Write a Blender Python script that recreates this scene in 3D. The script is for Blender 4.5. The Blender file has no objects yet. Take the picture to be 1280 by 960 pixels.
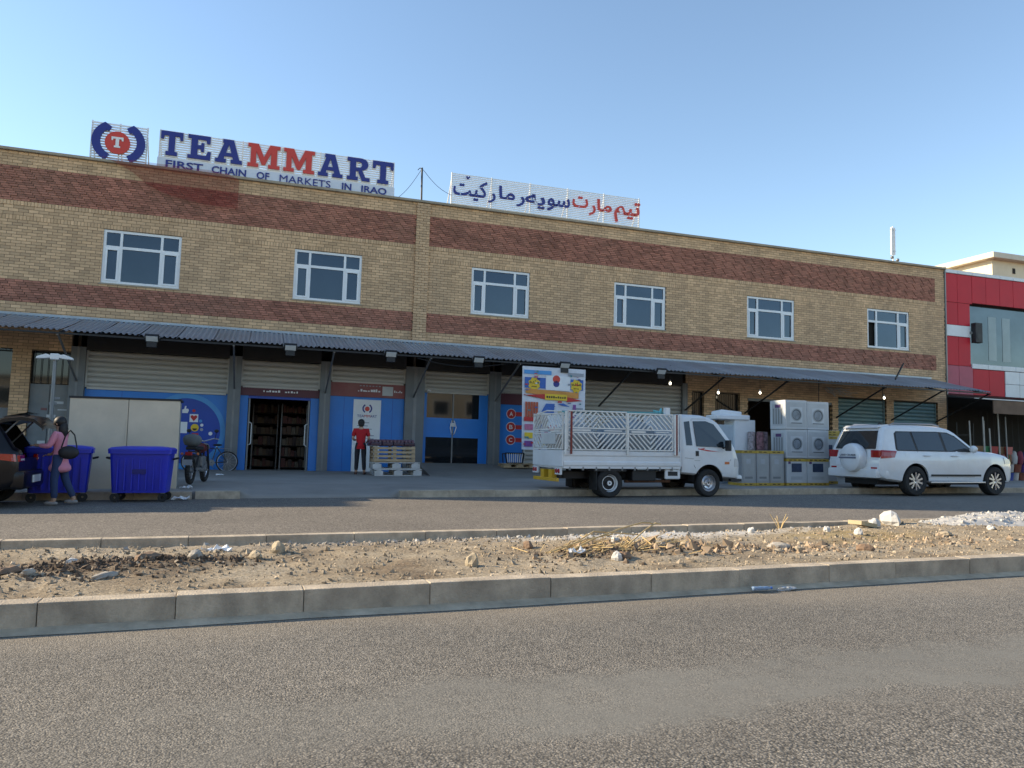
import bpy, bmesh, math, random
import numpy as np
from mathutils import Vector, Matrix, Euler, noise as mnoise
random.seed(7)
scene = bpy.context.scene
COL = scene.collection
R = math.radians

# ---------------------------------------------------------------- camera
def cam_axes(yaw, pitch, roll):
    y, p, r = R(yaw), R(pitch), R(roll)
    f = Vector((math.sin(y)*math.cos(p), math.cos(y)*math.cos(p), math.sin(p)))
    rt = Vector((math.cos(y), -math.sin(y), 0)); up = rt.cross(f)
    return rt*math.cos(r)+up*math.sin(r), -rt*math.sin(r)+up*math.cos(r), f
cr, cu, cf = cam_axes(20.2, 4.67, 0.92)
cd = bpy.data.cameras.new('camera'); cam = bpy.data.objects.new('camera', cd); COL.objects.link(cam)
cam.matrix_world = Matrix(((cr.x, cu.x, -cf.x, 0), (cr.y, cu.y, -cf.y, 0), (cr.z, cu.z, -cf.z, 1.12), (0, 0, 0, 1)))
cd.sensor_width = 36; cd.lens = 27; cd.clip_start = 0.05; cd.clip_end = 5000
scene.camera = cam

# ---------------------------------------------------------------- sky, sun, exposure
SUN_EL, SUN_AZ = 26.0, -65.2            # degrees; azimuth from +Y towards +X
w = bpy.data.worlds.new('World'); scene.world = w; w.use_nodes = True
nt = w.node_tree; bg = nt.nodes['Background']
sky = nt.nodes.new('ShaderNodeTexSky'); sky.sky_type = 'NISHITA'; sky.sun_disc = False
sky.sun_elevation = R(SUN_EL); sky.sun_rotation = R(SUN_AZ)
sky.altitude = 400; sky.air_density = 1.0; sky.dust_density = 0.0; sky.ozone_density = 2.2
nt.links.new(sky.outputs[0], bg.inputs[0]); bg.inputs[1].default_value = 0.15
sd = bpy.data.lights.new('sun', 'SUN'); sun = bpy.data.objects.new('sun', sd); COL.objects.link(sun)
sd.energy = 4.6; sd.angle = R(0.53); sd.color = (1.0, 0.86, 0.68)
to_sun = Vector((math.sin(R(SUN_AZ))*math.cos(R(SUN_EL)), math.cos(R(SUN_AZ))*math.cos(R(SUN_EL)), math.sin(R(SUN_EL))))
sun.rotation_euler = to_sun.to_track_quat('Z', 'Y').to_euler()
vs = scene.view_settings
vs.view_transform = 'Standard'; vs.look = 'None'; vs.gamma = 1; vs.use_curve_mapping = False; vs.exposure = 0.95
vs.use_white_balance = True; vs.white_balance_temperature = 7150; vs.white_balance_tint = 7

# ---------------------------------------------------------------- materials
MATS = {}
def mat(name, col, rough=.7, metal=0., var=.12, vs=2.5, bump=0., bs=40., isl=0., dust=0., dcol=(.35, .29, .22), spec=.5, coat=0., emit=0., alpha=1., trans=0., stretch=(1, 1, 1)):
    if name in MATS: return MATS[name]
    m = bpy.data.materials.new(name); m.use_nodes = True; n = m.node_tree; N = n.nodes; Lk = n.links.new
    b = N['Principled BSDF']
    b.inputs['Roughness'].default_value = rough; b.inputs['Metallic'].default_value = metal
    b.inputs['Specular IOR Level'].default_value = spec; b.inputs['Coat Weight'].default_value = coat
    b.inputs['Coat Roughness'].default_value = .06
    if alpha < 1: b.inputs['Alpha'].default_value = alpha
    if trans: b.inputs['Transmission Weight'].default_value = trans
    tc = N.new('ShaderNodeTexCoord'); oi = N.new('ShaderNodeObjectInfo')
    mp = N.new('ShaderNodeVectorMath'); mp.operation = 'MULTIPLY_ADD'
    Lk(tc.outputs['Object'], mp.inputs[0]); mp.inputs[1].default_value = stretch
    sc = N.new('ShaderNodeMath'); sc.operation = 'MULTIPLY'; sc.inputs[1].default_value = 37.
    Lk(oi.outputs['Random'], sc.inputs[0]); Lk(sc.outputs[0], mp.inputs[2])
    nz = N.new('ShaderNodeTexNoise'); nz.inputs['Scale'].default_value = vs; nz.inputs['Detail'].default_value = 7; nz.inputs['Roughness'].default_value = .62
    Lk(mp.outputs[0], nz.inputs['Vector'])
    mr = N.new('ShaderNodeMapRange'); mr.inputs[1].default_value = .28; mr.inputs[2].default_value = .72
    mr.inputs[3].default_value = 1-var; mr.inputs[4].default_value = 1+var; Lk(nz.outputs[0], mr.inputs[0])
    fac = mr.outputs[0]
    if isl:
        ge = N.new('ShaderNodeNewGeometry'); ad = N.new('ShaderNodeMath'); ad.operation = 'ADD'; fr = N.new('ShaderNodeMath'); fr.operation = 'FRACT'
        Lk(ge.outputs['Random Per Island'], ad.inputs[0]); Lk(oi.outputs['Random'], ad.inputs[1]); Lk(ad.outputs[0], fr.inputs[0])
        m2 = N.new('ShaderNodeMapRange'); m2.inputs[3].default_value = 1-isl; m2.inputs[4].default_value = 1+isl*.8; Lk(fr.outputs[0], m2.inputs[0])
        mu = N.new('ShaderNodeMath'); mu.operation = 'MULTIPLY'; Lk(fac, mu.inputs[0]); Lk(m2.outputs[0], mu.inputs[1]); fac = mu.outputs[0]
    mx = N.new('ShaderNodeVectorMath'); mx.operation = 'SCALE'; mx.inputs[0].default_value = col; Lk(fac, mx.inputs['Scale'])
    out = mx.outputs[0]
    if dust:
        nd = N.new('ShaderNodeTexNoise'); nd.inputs['Scale'].default_value = vs*.45; nd.inputs['Detail'].default_value = 8; nd.inputs['Roughness'].default_value = .7
        Lk(mp.outputs[0], nd.inputs['Vector'])
        md = N.new('ShaderNodeMapRange'); md.inputs[1].default_value = .42; md.inputs[2].default_value = .68; md.inputs[4].default_value = dust; Lk(nd.outputs[0], md.inputs[0])
        mi = N.new('ShaderNodeMix'); mi.data_type = 'RGBA'; mi.inputs[7].default_value = (*dcol, 1); Lk(md.outputs[0], mi.inputs[0]); Lk(out, mi.inputs[6]); out = mi.outputs[2]
    Lk(out, b.inputs['Base Color'])
    if emit: Lk(out, b.inputs['Emission Color']); b.inputs['Emission Strength'].default_value = emit
    if bump:
        nb = N.new('ShaderNodeTexNoise'); nb.inputs['Scale'].default_value = bs; nb.inputs['Detail'].default_value = 4; Lk(mp.outputs[0], nb.inputs['Vector'])
        bp = N.new('ShaderNodeBump'); bp.inputs['Strength'].default_value = bump; bp.inputs['Distance'].default_value = .01; Lk(nb.outputs[0], bp.inputs['Height']); Lk(bp.outputs[0], b.inputs['Normal'])
    MATS[name] = m
    return m

TAN = mat('tan_brick', (.62, .405, .235), .85, var=.16, vs=.9, isl=.22, bump=.3, bs=60, dust=.40, dcol=(.38, .27, .18), stretch=(1.3, 1, .35))
REDB = mat('red_brick', (.36, .148, .102), .85, var=.2, vs=1.0, isl=.32, bump=.3, bs=60, dust=.3, dcol=(.30, .17, .12))
MORT = mat('mortar', (.15, .105, .07), .95, var=.2, vs=5)
COPE = mat('coping_cement', (.33, .28, .21), .9, var=.2, vs=2, bump=.3)
UPVC = mat('white_frame', (.74, .76, .78), .35, var=.04, dust=.12)
PANE = mat('window_glass', (.055, .072, .092), .06, metal=.75, var=.1, vs=.5)
DGLASS = mat('dark_glass', (.012, .015, .018), .04, var=.0, spec=.6)
SHUT = mat('shutter_metal', (.50, .485, .45), .5, metal=.15, var=.1, vs=1.5, dust=.25, dcol=(.25, .22, .17), stretch=(.3, 1, 3))
TEAL = mat('teal_shutter', (.13, .24, .26), .5, metal=.15, var=.12, dust=.25)
COLM = mat('column_cladding', (.15, .165, .175), .5, metal=.2, var=.12, dust=.3, dcol=(.16, .14, .12))
BLUE = mat('blue_panel', (.006, .19, .62), .38, var=.10, vs=1, dust=.22, dcol=(.06, .20, .42))
NAVY = mat('navy_print', (.006, .055, .36), .4, var=.06)
SKYB = mat('light_blue_print', (.05, .28, .62), .4, var=.06)
MAROON2 = mat('dull_red_panel', (.24, .05, .05), .45, var=.12, dust=.2)
MAROON = mat('maroon_panel', (.09, .014, .028), .45, var=.1)
REDP = mat('red_cladding', (.52, .012, .028), .5, var=.09, vs=.8, spec=.25, dust=.12, dcol=(.36, .05, .06))
PINKP = mat('faded_red_cladding', (.40, .055, .10), .5, var=.12, vs=2)
WHITEP = mat('white_cladding', (.66, .68, .7), .4, var=.06, dust=.15)
CREAM = mat('cream_plaster', (.72, .63, .46), .9, var=.08, bump=.2)
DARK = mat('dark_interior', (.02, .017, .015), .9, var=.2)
STEEL = mat('grey_steel', (.20, .21, .22), .5, metal=.5, var=.15, dust=.3)
BLACKM = mat('black_metal', (.018, .018, .02), .5, metal=.2, var=.2)
BLACKP = mat('black_plastic', (.015, .015, .017), .6, var=.2)
CORR = mat('corrugated_steel', (.32, .37, .42), .4, metal=.35, var=.15, vs=.8, dust=.35, dcol=(.20, .17, .14), stretch=(1.5, .4, 1))
WHITEM = mat('white_enamel', (.78, .78, .78), .4, var=.04, dust=.1)
SIGNB = mat('sign_blue', (.010, .020, .20), .4, var=.05)
SIGNR = mat('sign_red', (.60, .045, .028), .4, var=.05)
REDPR = mat('red_print', (.5, .02, .02), .45, var=.06)
YELPR = mat('yellow_print', (.75, .5, .03), .5, var=.1)
WHPR = mat('white_print', (.75, .76, .78), .5, var=.05)
BLPR = mat('blue_print', (.03, .12, .42), .5, var=.2, vs=14)
GREYPR = mat('grey_print', (.3, .32, .36), .6, var=.2)
RUBBER = mat('tyre_rubber', (.016, .016, .017), .85, var=.25, vs=6, dust=.2, dcol=(.08, .07, .06))
ALLOY = mat('wheel_alloy', (.5, .5, .52), .3, metal=.8, var=.1)
WPAINT = mat('white_car_paint', (.72, .73, .74), .3, var=.03, coat=.7, dust=.28, dcol=(.48, .43, .36))
WPAINT2 = mat('white_truck_paint', (.70, .72, .74), .4, var=.05, coat=.3, dust=.22, dcol=(.42, .38, .33))
KPAINT = mat('black_car_paint', (.006, .006, .008), .28, var=.1, coat=.25, spec=.3)
REDL = mat('red_lamp_glass', (.34, .004, .006), .12, var=.1, coat=.8)
WOOD = mat('raw_wood', (.46, .33, .20), .8, var=.3, vs=4, bump=.3, stretch=(1, 8, 8))
WWOOD = mat('whitewashed_wood', (.55, .54, .52), .8, var=.2, vs=5, bump=.3, dust=.35)
CARD = mat('carton_white', (.52, .54, .55), .65, var=.08, vs=3, dust=.2, dcol=(.4, .37, .32))
CARDG = mat('carton_grey', (.34, .35, .35), .7, var=.1, vs=3, dust=.25)
YTAPE = mat('yellow_band', (.50, .33, .05), .6, var=.25, vs=9)
FOAM = mat('foam_white', (.72, .75, .78), .8, var=.06)
CONC = mat('pavement_concrete', (.27, .248, .222), .9, var=.22, vs=.7, bump=.4, bs=30, dust=.35, dcol=(.17, .155, .14))
KERB = mat('kerb_concrete', (.47, .39, .295), .9, var=.35, vs=4, bump=.8, bs=60, dust=.65, dcol=(.23, .19, .15))
GUT = mat('gutter_cement', (.50, .41, .30), .95, var=.3, vs=5, bump=.5, dust=.5, dcol=(.30, .24, .17), spec=.1)

# ---------------------------------------------------------------- mesh helpers
class MB:
    def __init__(s): s.v = []; s.f = []
    def add(s, vs, fs, M=None):
        o = len(s.v)
        s.v += [tuple(M @ Vector(p)) for p in vs] if M is not None else [tuple(p) for p in vs]
        s.f += [tuple(i+o for i in f) for f in fs]; return s
    def box(s, x0, x1, y0, y1, z0, z1, M=None):
        return s.add([(x0, y0, z0), (x1, y0, z0), (x1, y1, z0), (x0, y1, z0), (x0, y0, z1), (x1, y0, z1), (x1, y1, z1), (x0, y1, z1)],
                     [(0, 3, 2, 1), (4, 5, 6, 7), (0, 1, 5, 4), (1, 2, 6, 5), (2, 3, 7, 6), (3, 0, 4, 7)], M)
    def cyl(s, p0, p1, r0, r1=None, n=10, cap=True):
        p0, p1 = Vector(p0), Vector(p1); r1 = r0 if r1 is None else r1
        d = (p1-p0).normalized(); a = d.orthogonal().normalized(); b = d.cross(a)
        vs = [p0+(a*math.cos(t)+b*math.sin(t))*r0 for t in [2*math.pi*i/n for i in range(n)]] + [p1+(a*math.cos(t)+b*math.sin(t))*r1 for t in [2*math.pi*i/n for i in range(n)]]
        fs = [(i, (i+1) % n, n+(i+1) % n, n+i) for i in range(n)]
        if cap: fs += [tuple(range(n-1, -1, -1)), tuple(range(n, 2*n))]
        return s.add(vs, fs)
    def tube(s, pts, r, n=6):
        rr = r if isinstance(r, (list, tuple)) else [r]*len(pts)
        for i in range(len(pts)-1): s.cyl(pts[i], pts[i+1], rr[i], rr[i+1], n)
        return s
    def bar(s, p0, p1, w, h=None):          # square bar
        h = w if h is None else h; p0, p1 = Vector(p0), Vector(p1); d = p1-p0; L = d.length
        q = d.to_track_quat('X', 'Z'); M = Matrix.Translation(p0) @ q.to_matrix().to_4x4()
        return s.box(0, L, -w/2, w/2, -h/2, h/2, M)
    def prism(s, pts, y0, y1, M=None):      # polygon in x,z extruded along y
        n = len(pts); vs = [(x, y0, z) for x, z in pts]+[(x, y1, z) for x, z in pts]
        ar = sum(pts[i][0]*pts[(i+1) % n][1]-pts[(i+1) % n][0]*pts[i][1] for i in range(n))
        f0 = list(range(n)); sides = [(i, (i+1) % n, n+(i+1) % n, n+i) for i in range(n)]
        fs = [tuple(f0), tuple(n+i for i in reversed(f0))]+[tuple(reversed(q)) for q in sides]
        if ar < 0: fs = [tuple(reversed(f)) for f in fs]
        return s.add(vs, fs, M)
    def lathe(s, prof, M=None, n=24):       # profile (r,h) about local y axis
        vs = []; fs = []
        for r, h in prof: vs += [(r*math.cos(2*math.pi*i/n), h, r*math.sin(2*math.pi*i/n)) for i in range(n)]
        for k in range(len(prof)-1):
            for i in range(n): j = (i+1) % n; fs.append((k*n+i, (k+1)*n+i, (k+1)*n+j, k*n+j))
        return s.add(vs, fs, M)
    def disc(s, x, z, r, y0, y1, n=28, ri=0, a0=0, a1=360):     # disc or ring in the x,z plane
        if ri == 0 and a1-a0 >= 360:
            return s.prism([(x+r*math.cos(2*math.pi*i/n), z+r*math.sin(2*math.pi*i/n)) for i in range(n)], y0, y1)
        for i in range(n):
            t, u = R(a0+(a1-a0)*i/n), R(a0+(a1-a0)*(i+1)/n)
            s.prism([(x+ri*math.cos(t), z+ri*math.sin(t)), (x+r*math.cos(t), z+r*math.sin(t)), (x+r*math.cos(u), z+r*math.sin(u)), (x+ri*math.cos(u), z+ri*math.sin(u))], y0, y1)
        return s
    def ball(s, c, rx, ry=None, rz=None, n=10, m=7, jit=0., M=None):
        ry = rx if ry is None else ry; rz = rx if rz is None else rz; vs = [(c[0], c[1], c[2]-rz)]; fs = []
        for j in range(1, m):
            t = math.pi*j/m
            for i in range(n):
                k = 1+random.uniform(-jit, jit); a = 2*math.pi*i/n
                vs.append((c[0]+rx*k*math.sin(t)*math.cos(a), c[1]+ry*k*math.sin(t)*math.sin(a), c[2]-rz*k*math.cos(t)))
        vs.append((c[0], c[1], c[2]+rz)); T = len(vs)-1
        for i in range(n):
            fs.append((0, 1+(i+1) % n, 1+i)); fs.append((T, T-n+i, T-n+(i+1) % n))
            for j in range(m-2): fs.append((1+j*n+i, 1+j*n+(i+1) % n, 1+(j+1)*n+(i+1) % n, 1+(j+1)*n+i))
        return s.add(vs, fs, M)
    def mesh(s, name, m, smooth=False, bevel=0):
        me = bpy.data.meshes.new(name); me.from_pydata(s.v, [], s.f); me.materials.append(m)
        if bevel:
            bm = bmesh.new(); bm.from_mesh(me)
            bmesh.ops.bevel(bm, geom=[e for e in bm.edges if len(e.link_faces) == 2 and e.calc_face_angle(0) > .6], offset=bevel, segments=2, affect='EDGES', profile=.6)
            bm.to_mesh(me); bm.free()
        if smooth: me.polygons.foreach_set('use_smooth', [True]*len(me.polygons)); 
        if smooth and smooth != 'all':
            me.set_sharp_from_angle(angle=R(38))
        me.update(); return me
    def build(s, name, m, parent=None, loc=(0, 0, 0), rot=(0, 0, 0), smooth=False, bevel=0):
        return link(name, s.mesh(name, m, smooth, bevel), parent, loc, rot)
def link(name, me, parent=None, loc=(0, 0, 0), rot=(0, 0, 0), scale=None):
    o = bpy.data.objects.new(name, me); COL.objects.link(o); o.location = loc; o.rotation_euler = rot
    if parent is not None: o.parent = parent
    if scale is not None: o.scale = scale
    return o
def tag(o, label=None, cat=None, group=None, kind=None):
    if label: o['label'] = label
    if cat: o['category'] = cat
    if group: o['group'] = group
    if kind: o['kind'] = kind
    return o
def thing(name, label, cat, loc=(0, 0, 0), rotz=0., group=None):
    o = bpy.data.objects.new(name, None); COL.objects.link(o); o.empty_display_size = .2
    o.location = loc; o.rotation_euler = (0, 0, rotz); return tag(o, label, cat, group)
BROT = Euler((0, R(.715), R(-2.007))); BM = Matrix.Translation((0, 24.4, 0)) @ BROT.to_matrix().to_4x4()   # frame of the brick building
def bthing(name, label, cat, loc=(0, 0, 0), group=None):     # a thing fixed to the building, local coordinates of the building
    o = thing(name, label, cat, BM @ Vector(loc), 0, group); o.rotation_euler = BROT; return o
def bpos(x, y, z): return BM @ Vector((x, y, z))
def copy_tree(o, parent=None):
    c = o.copy(); COL.objects.link(c)
    if parent is not None: c.parent = parent
    for ch in o.children: copy_tree(ch, c)
    return c
def box(name, m, parent, x0, x1, y0, y1, z0, z1, bevel=0): return MB().box(x0, x1, y0, y1, z0, z1).build(name, m, parent, bevel=bevel)
def curve_mesh(name, cu, m):
    o = bpy.data.objects.new('tmp', cu); COL.objects.link(o); bpy.context.view_layer.update()
    me = bpy.data.meshes.new_from_object(o.evaluated_get(bpy.context.evaluated_depsgraph_get())); bpy.data.objects.remove(o); bpy.data.curves.remove(cu)
    me.transform(Matrix.Rotation(R(90), 4, 'X')); me.name = name; me.materials.clear(); me.materials.append(m); return me      # now stands in x,z facing -y
def text_mesh(name, body, m, size=1., ext=.01, off=0., xs=1., shear=0.):
    cu = bpy.data.curves.new('t', 'FONT'); cu.body = body; cu.size = size; cu.extrude = ext; cu.offset = off; cu.resolution_u = 3; cu.shear = shear
    me = curve_mesh(name, cu, m); me.transform(Matrix.Diagonal((xs, 1, 1, 1))); return me
def poly_mesh(name, polys, m, ext=.02, off=0.):
    cu = bpy.data.curves.new('t', 'CURVE'); cu.dimensions = '2D'; cu.fill_mode = 'BOTH'; cu.extrude = ext; cu.offset = off
    for p in polys:
        sp = cu.splines.new('POLY'); sp.points.add(len(p)-1); sp.use_cyclic_u = True
        for q, (a, b) in zip(sp.points, p): q.co = (a, b, 0, 1)
    return curve_mesh(name, cu, m)
def fit(me, x0, x1, z0, z1):        # scale a standing flat mesh into a rectangle
    n = len(me.vertices); a = np.empty(n*3); me.vertices.foreach_get('co', a); a = a.reshape(-1, 3)
    lo, hi = a.min(0), a.max(0); a[:, 0] = x0+(a[:, 0]-lo[0])/(hi[0]-lo[0])*(x1-x0); a[:, 2] = z0+(a[:, 2]-lo[2])/(hi[2]-lo[2])*(z1-z0)
    me.vertices.foreach_set('co', a.ravel()); me.update(); return me
# ================================================================ SETTING
def node_mat(name):
    m = bpy.data.materials.new(name); m.use_nodes = True; return m, m.node_tree.nodes, m.node_tree.links.new, m.node_tree.nodes['Principled BSDF']
def asphalt(name, base, warm, scale, contrast, strip):
    m, N, Lk, b = node_mat(name)
    b.inputs['Roughness'].default_value = .82; b.inputs['Specular IOR Level'].default_value = .35
    tc = N.new('ShaderNodeTexCoord'); v = tc.outputs['Object']
    def noise(s, d=5, r=.6):
        n = N.new('ShaderNodeTexNoise'); n.inputs['Scale'].default_value = s; n.inputs['Detail'].default_value = d; n.inputs['Roughness'].default_value = r; Lk(v, n.inputs['Vector']); return n.outputs[0]
    def mth(op, a, bb, c=None):
        n = N.new('ShaderNodeMath'); n.operation = op
        for i, q in enumerate((a, bb) if c is None else (a, bb, c)):
            if isinstance(q, (int, float)): n.inputs[i].default_value = q
            else: Lk(q, n.inputs[i])
        return n.outputs[0]
    def mrange(a, i0, i1, o0, o1):
        n = N.new('ShaderNodeMapRange'); n.inputs[1].default_value = i0; n.inputs[2].default_value = i1; n.inputs[3].default_value = o0; n.inputs[4].default_value = o1; Lk(a, n.inputs[0]); return n.outputs[0]
    def mixc(f, a, c):
        n = N.new('ShaderNodeMix'); n.data_type = 'RGBA'; Lk(f, n.inputs[0])
        for i, q in ((6, a), (7, c)):
            if isinstance(q, tuple): n.inputs[i].default_value = (*q, 1)
            else: Lk(q, n.inputs[i])
        return n.outputs[2]
    vo = N.new('ShaderNodeTexVoronoi'); vo.inputs['Scale'].default_value = scale; Lk(v, vo.inputs['Vector'])
    sx = N.new('ShaderNodeSeparateColor'); Lk(vo.outputs['Color'], sx.inputs[0])
    stone = mrange(sx.outputs[0], 0, 1, 1-contrast, 1+contrast)
    gap = mrange(vo.outputs['Distance'], .25, .75, 1.12, .42); hgt = vo.outputs['Distance']
    if strip:       # coarser, darker dressing on the near half of the lane
        v2 = N.new('ShaderNodeTexVoronoi'); v2.inputs['Scale'].default_value = scale*.72; Lk(v, v2.inputs['Vector'])
        s3 = N.new('ShaderNodeSeparateColor'); Lk(v2.outputs['Color'], s3.inputs[0]); st2 = mrange(s3.outputs[0], 0, 1, .48, 1.42); gp2 = mrange(v2.outputs['Distance'], .2, .7, 1.1, .42)
        sp0 = N.new('ShaderNodeSeparateXYZ'); Lk(v, sp0.inputs[0])
        zone = mrange(mth('ADD', mth('ADD', sp0.outputs[1], mth('MULTIPLY', sp0.outputs[0], .045)), mrange(noise(1.1, 6, .65), .25, .75, -.35, .35)), 2.55, 3.15, 1, 0)
        def lerp(a, c): return mth('ADD', mth('MULTIPLY', a, mth('SUBTRACT', 1, zone)), mth('MULTIPLY', c, zone))
        stone = lerp(stone, st2); gap = lerp(gap, gp2); hgt = lerp(hgt, v2.outputs['Distance'])
    big = mrange(noise(.35, 6, .65), .3, .7, .84, 1.14)
    mid = mrange(noise(7, 5, .7), .3, .7, .88, 1.12)
    f = mth('MULTIPLY', mth('MULTIPLY', stone, gap), mth('MULTIPLY', big, mid))
    col = mixc(mrange(sx.outputs[1], .3, 1, 0, 1), base, warm)
    sc = N.new('ShaderNodeVectorMath'); sc.operation = 'SCALE'; Lk(col, sc.inputs[0]); Lk(f, sc.inputs['Scale']); out = sc.outputs[0]
    bh = hgt; bstr = mth('ADD', .75, 0)
    if strip:
        sp = N.new('ShaderNodeSeparateXYZ'); Lk(v, sp.inputs[0])
        yy = mth('ADD', sp.outputs[1], mrange(noise(.8, 6, .6), .25, .75, -.28, .28))
        yy = mth('ADD', yy, mrange(noise(11, 3, .6), .25, .75, -.07, .07))
        yy = mth('SUBTRACT', yy, mth('MULTIPLY', sp.outputs[0], -.045))
        msk = mth('MULTIPLY', mrange(yy, strip[0], strip[0]+.16, 0, 1), mrange(yy, strip[1]-.22, strip[1], 1, 0))
        msk = mth('MULTIPLY', msk, mrange(sp.outputs[0], -1.0, 1.6, 0, .85))
        msk = mth('MULTIPLY', msk, mrange(noise(2.6, 8, .75), .33, .6, .35, 1))
        fine = mrange(noise(160, 3, .6), .3, .7, .86, 1.14)
        s2 = N.new('ShaderNodeVectorMath'); s2.operation = 'SCALE'; s2.inputs[0].default_value = (.172, .165, .146); Lk(mth('MULTIPLY', fine, big), s2.inputs['Scale'])
        out = mixc(msk, out, s2.outputs[0]); bstr = mth('MULTIPLY', mth('SUBTRACT', 1.05, msk), .8)
        vc = N.new('ShaderNodeTexVoronoi'); vc.feature = 'DISTANCE_TO_EDGE'; vc.inputs['Scale'].default_value = .42
        wv = N.new('ShaderNodeTexNoise'); wv.inputs['Scale'].default_value = 2.2; wv.inputs['Detail'].default_value = 6; Lk(v, wv.inputs['Vector'])
        wa = N.new('ShaderNodeVectorMath'); wa.operation = 'MULTIPLY_ADD'; Lk(wv.outputs['Color'], wa.inputs[0]); wa.inputs[1].default_value = (.55, .55, 0); Lk(v, wa.inputs[2]); Lk(wa.outputs[0], vc.inputs['Vector'])
        crk = mth('MULTIPLY', mrange(vc.outputs['Distance'], .001, .0055, .75, 0), mrange(noise(.6, 3, .5), .5, .58, 0, 1)); out = mixc(crk, out, (.05, .045, .04))
        oil = mth('MULTIPLY', mrange(noise(.9, 5, .7), .58, .72, 0, .45), mrange(noise(5, 5, .7), .4, .6, .3, 1)); out = mixc(oil, out, (.10, .092, .08))
        dustm = mrange(yy, 4.6, 5.15, 0, .35); out = mixc(dustm, out, (.30, .25, .19))
    Lk(out, b.inputs['Base Color'])
    inv = mth('SUBTRACT', 1, bh)
    bp = N.new('ShaderNodeBump'); bp.inputs['Distance'].default_value = .0045; Lk(inv, bp.inputs['Height']); Lk(bstr, bp.inputs['Strength']); Lk(bp.outputs[0], b.inputs['Normal'])
    return m
ASP1 = asphalt('road_asphalt_coarse', (.178, .163, .142), (.285, .252, .208), 130, .48, (2.85, 3.75))
ASP2 = asphalt('road_asphalt_far', (.19, .168, .145), (.27, .235, .195), 60, .35, None)
def sheet(name, x0, x1, y0, y1, z, m):
    return MB().add([(x0, y0, z), (x1, y0, z), (x1, y1, z), (x0, y1, z)], [(0, 1, 2, 3)]).build(name, m)
GRND = mat('bare_earth', (.30, .235, .16), .95, var=.2, vs=.3, bump=.4)
tag(sheet('ground', -2000, 2000, -2000, 2000, -.03, GRND), kind='structure')
tag(sheet('near_road', -160, 220, -5.5, 5.235, 0, ASP1), kind='structure')
tag(sheet('far_road', -160, 220, 8.75, 16.45, 0, ASP2), kind='structure')

# kerbs: a row of separate concrete kerb stones each, slightly uneven
def kerb_row(name, xs, y, h, d, z0, m, jz=.006):
    root = bpy.data.objects.new(name, None); COL.objects.link(root); tag(root, kind='structure')
    variants = []
    for k in range(4):
        b = MB().box(-.5, .5, 0, d, -.1, h)
        me = b.mesh('kerb_stone', m, False, .007)
        for v in me.vertices:
            q = mnoise.noise(v.co*7+Vector((k*9, 0, 0))); v.co += Vector((0, q*.005, q*.004))
        variants.append(me)
    for i, (a, bb) in enumerate(xs):
        o = link('kerb_stone', variants[i % 4], root, ((a+bb)/2, y+random.uniform(-.006, .006), z0+random.uniform(-jz, jz)), (random.uniform(-.008, .008), 0, random.uniform(-.004, .004)))
        o.scale = (bb-a-.004, 1, 1)
    return root
def span(x0, x1, step, jit=.12):
    out = []; x = x0
    while x < x1:
        e = x+step*(1+random.uniform(-jit, jit)); out.append((x, e)); x = e
    return out
kerb_row('median_kerb', span(-12, 26, .82), 5.25, .17, .16, 0, KERB)
kerb_row('median_rear_kerb', span(-14, 34, .86), 8.58, .15, .15, 0, KERB)
gut = MB()
xs = [-14+.25*i for i in range(180)]
for i in range(len(xs)-1):
    a = 5.155+.03*mnoise.noise(Vector((xs[i]*.9, 0, 0))); c2 = 5.155+.03*mnoise.noise(Vector((xs[i+1]*.9, 0, 0)))
    gut.add([(xs[i], a, .003), (xs[i+1], c2, .003), (xs[i+1], 5.26, .03), (xs[i], 5.26, .03)], [(0, 1, 2, 3)])
tag(gut.build('gutter_strip', GUT), kind='structure')

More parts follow.
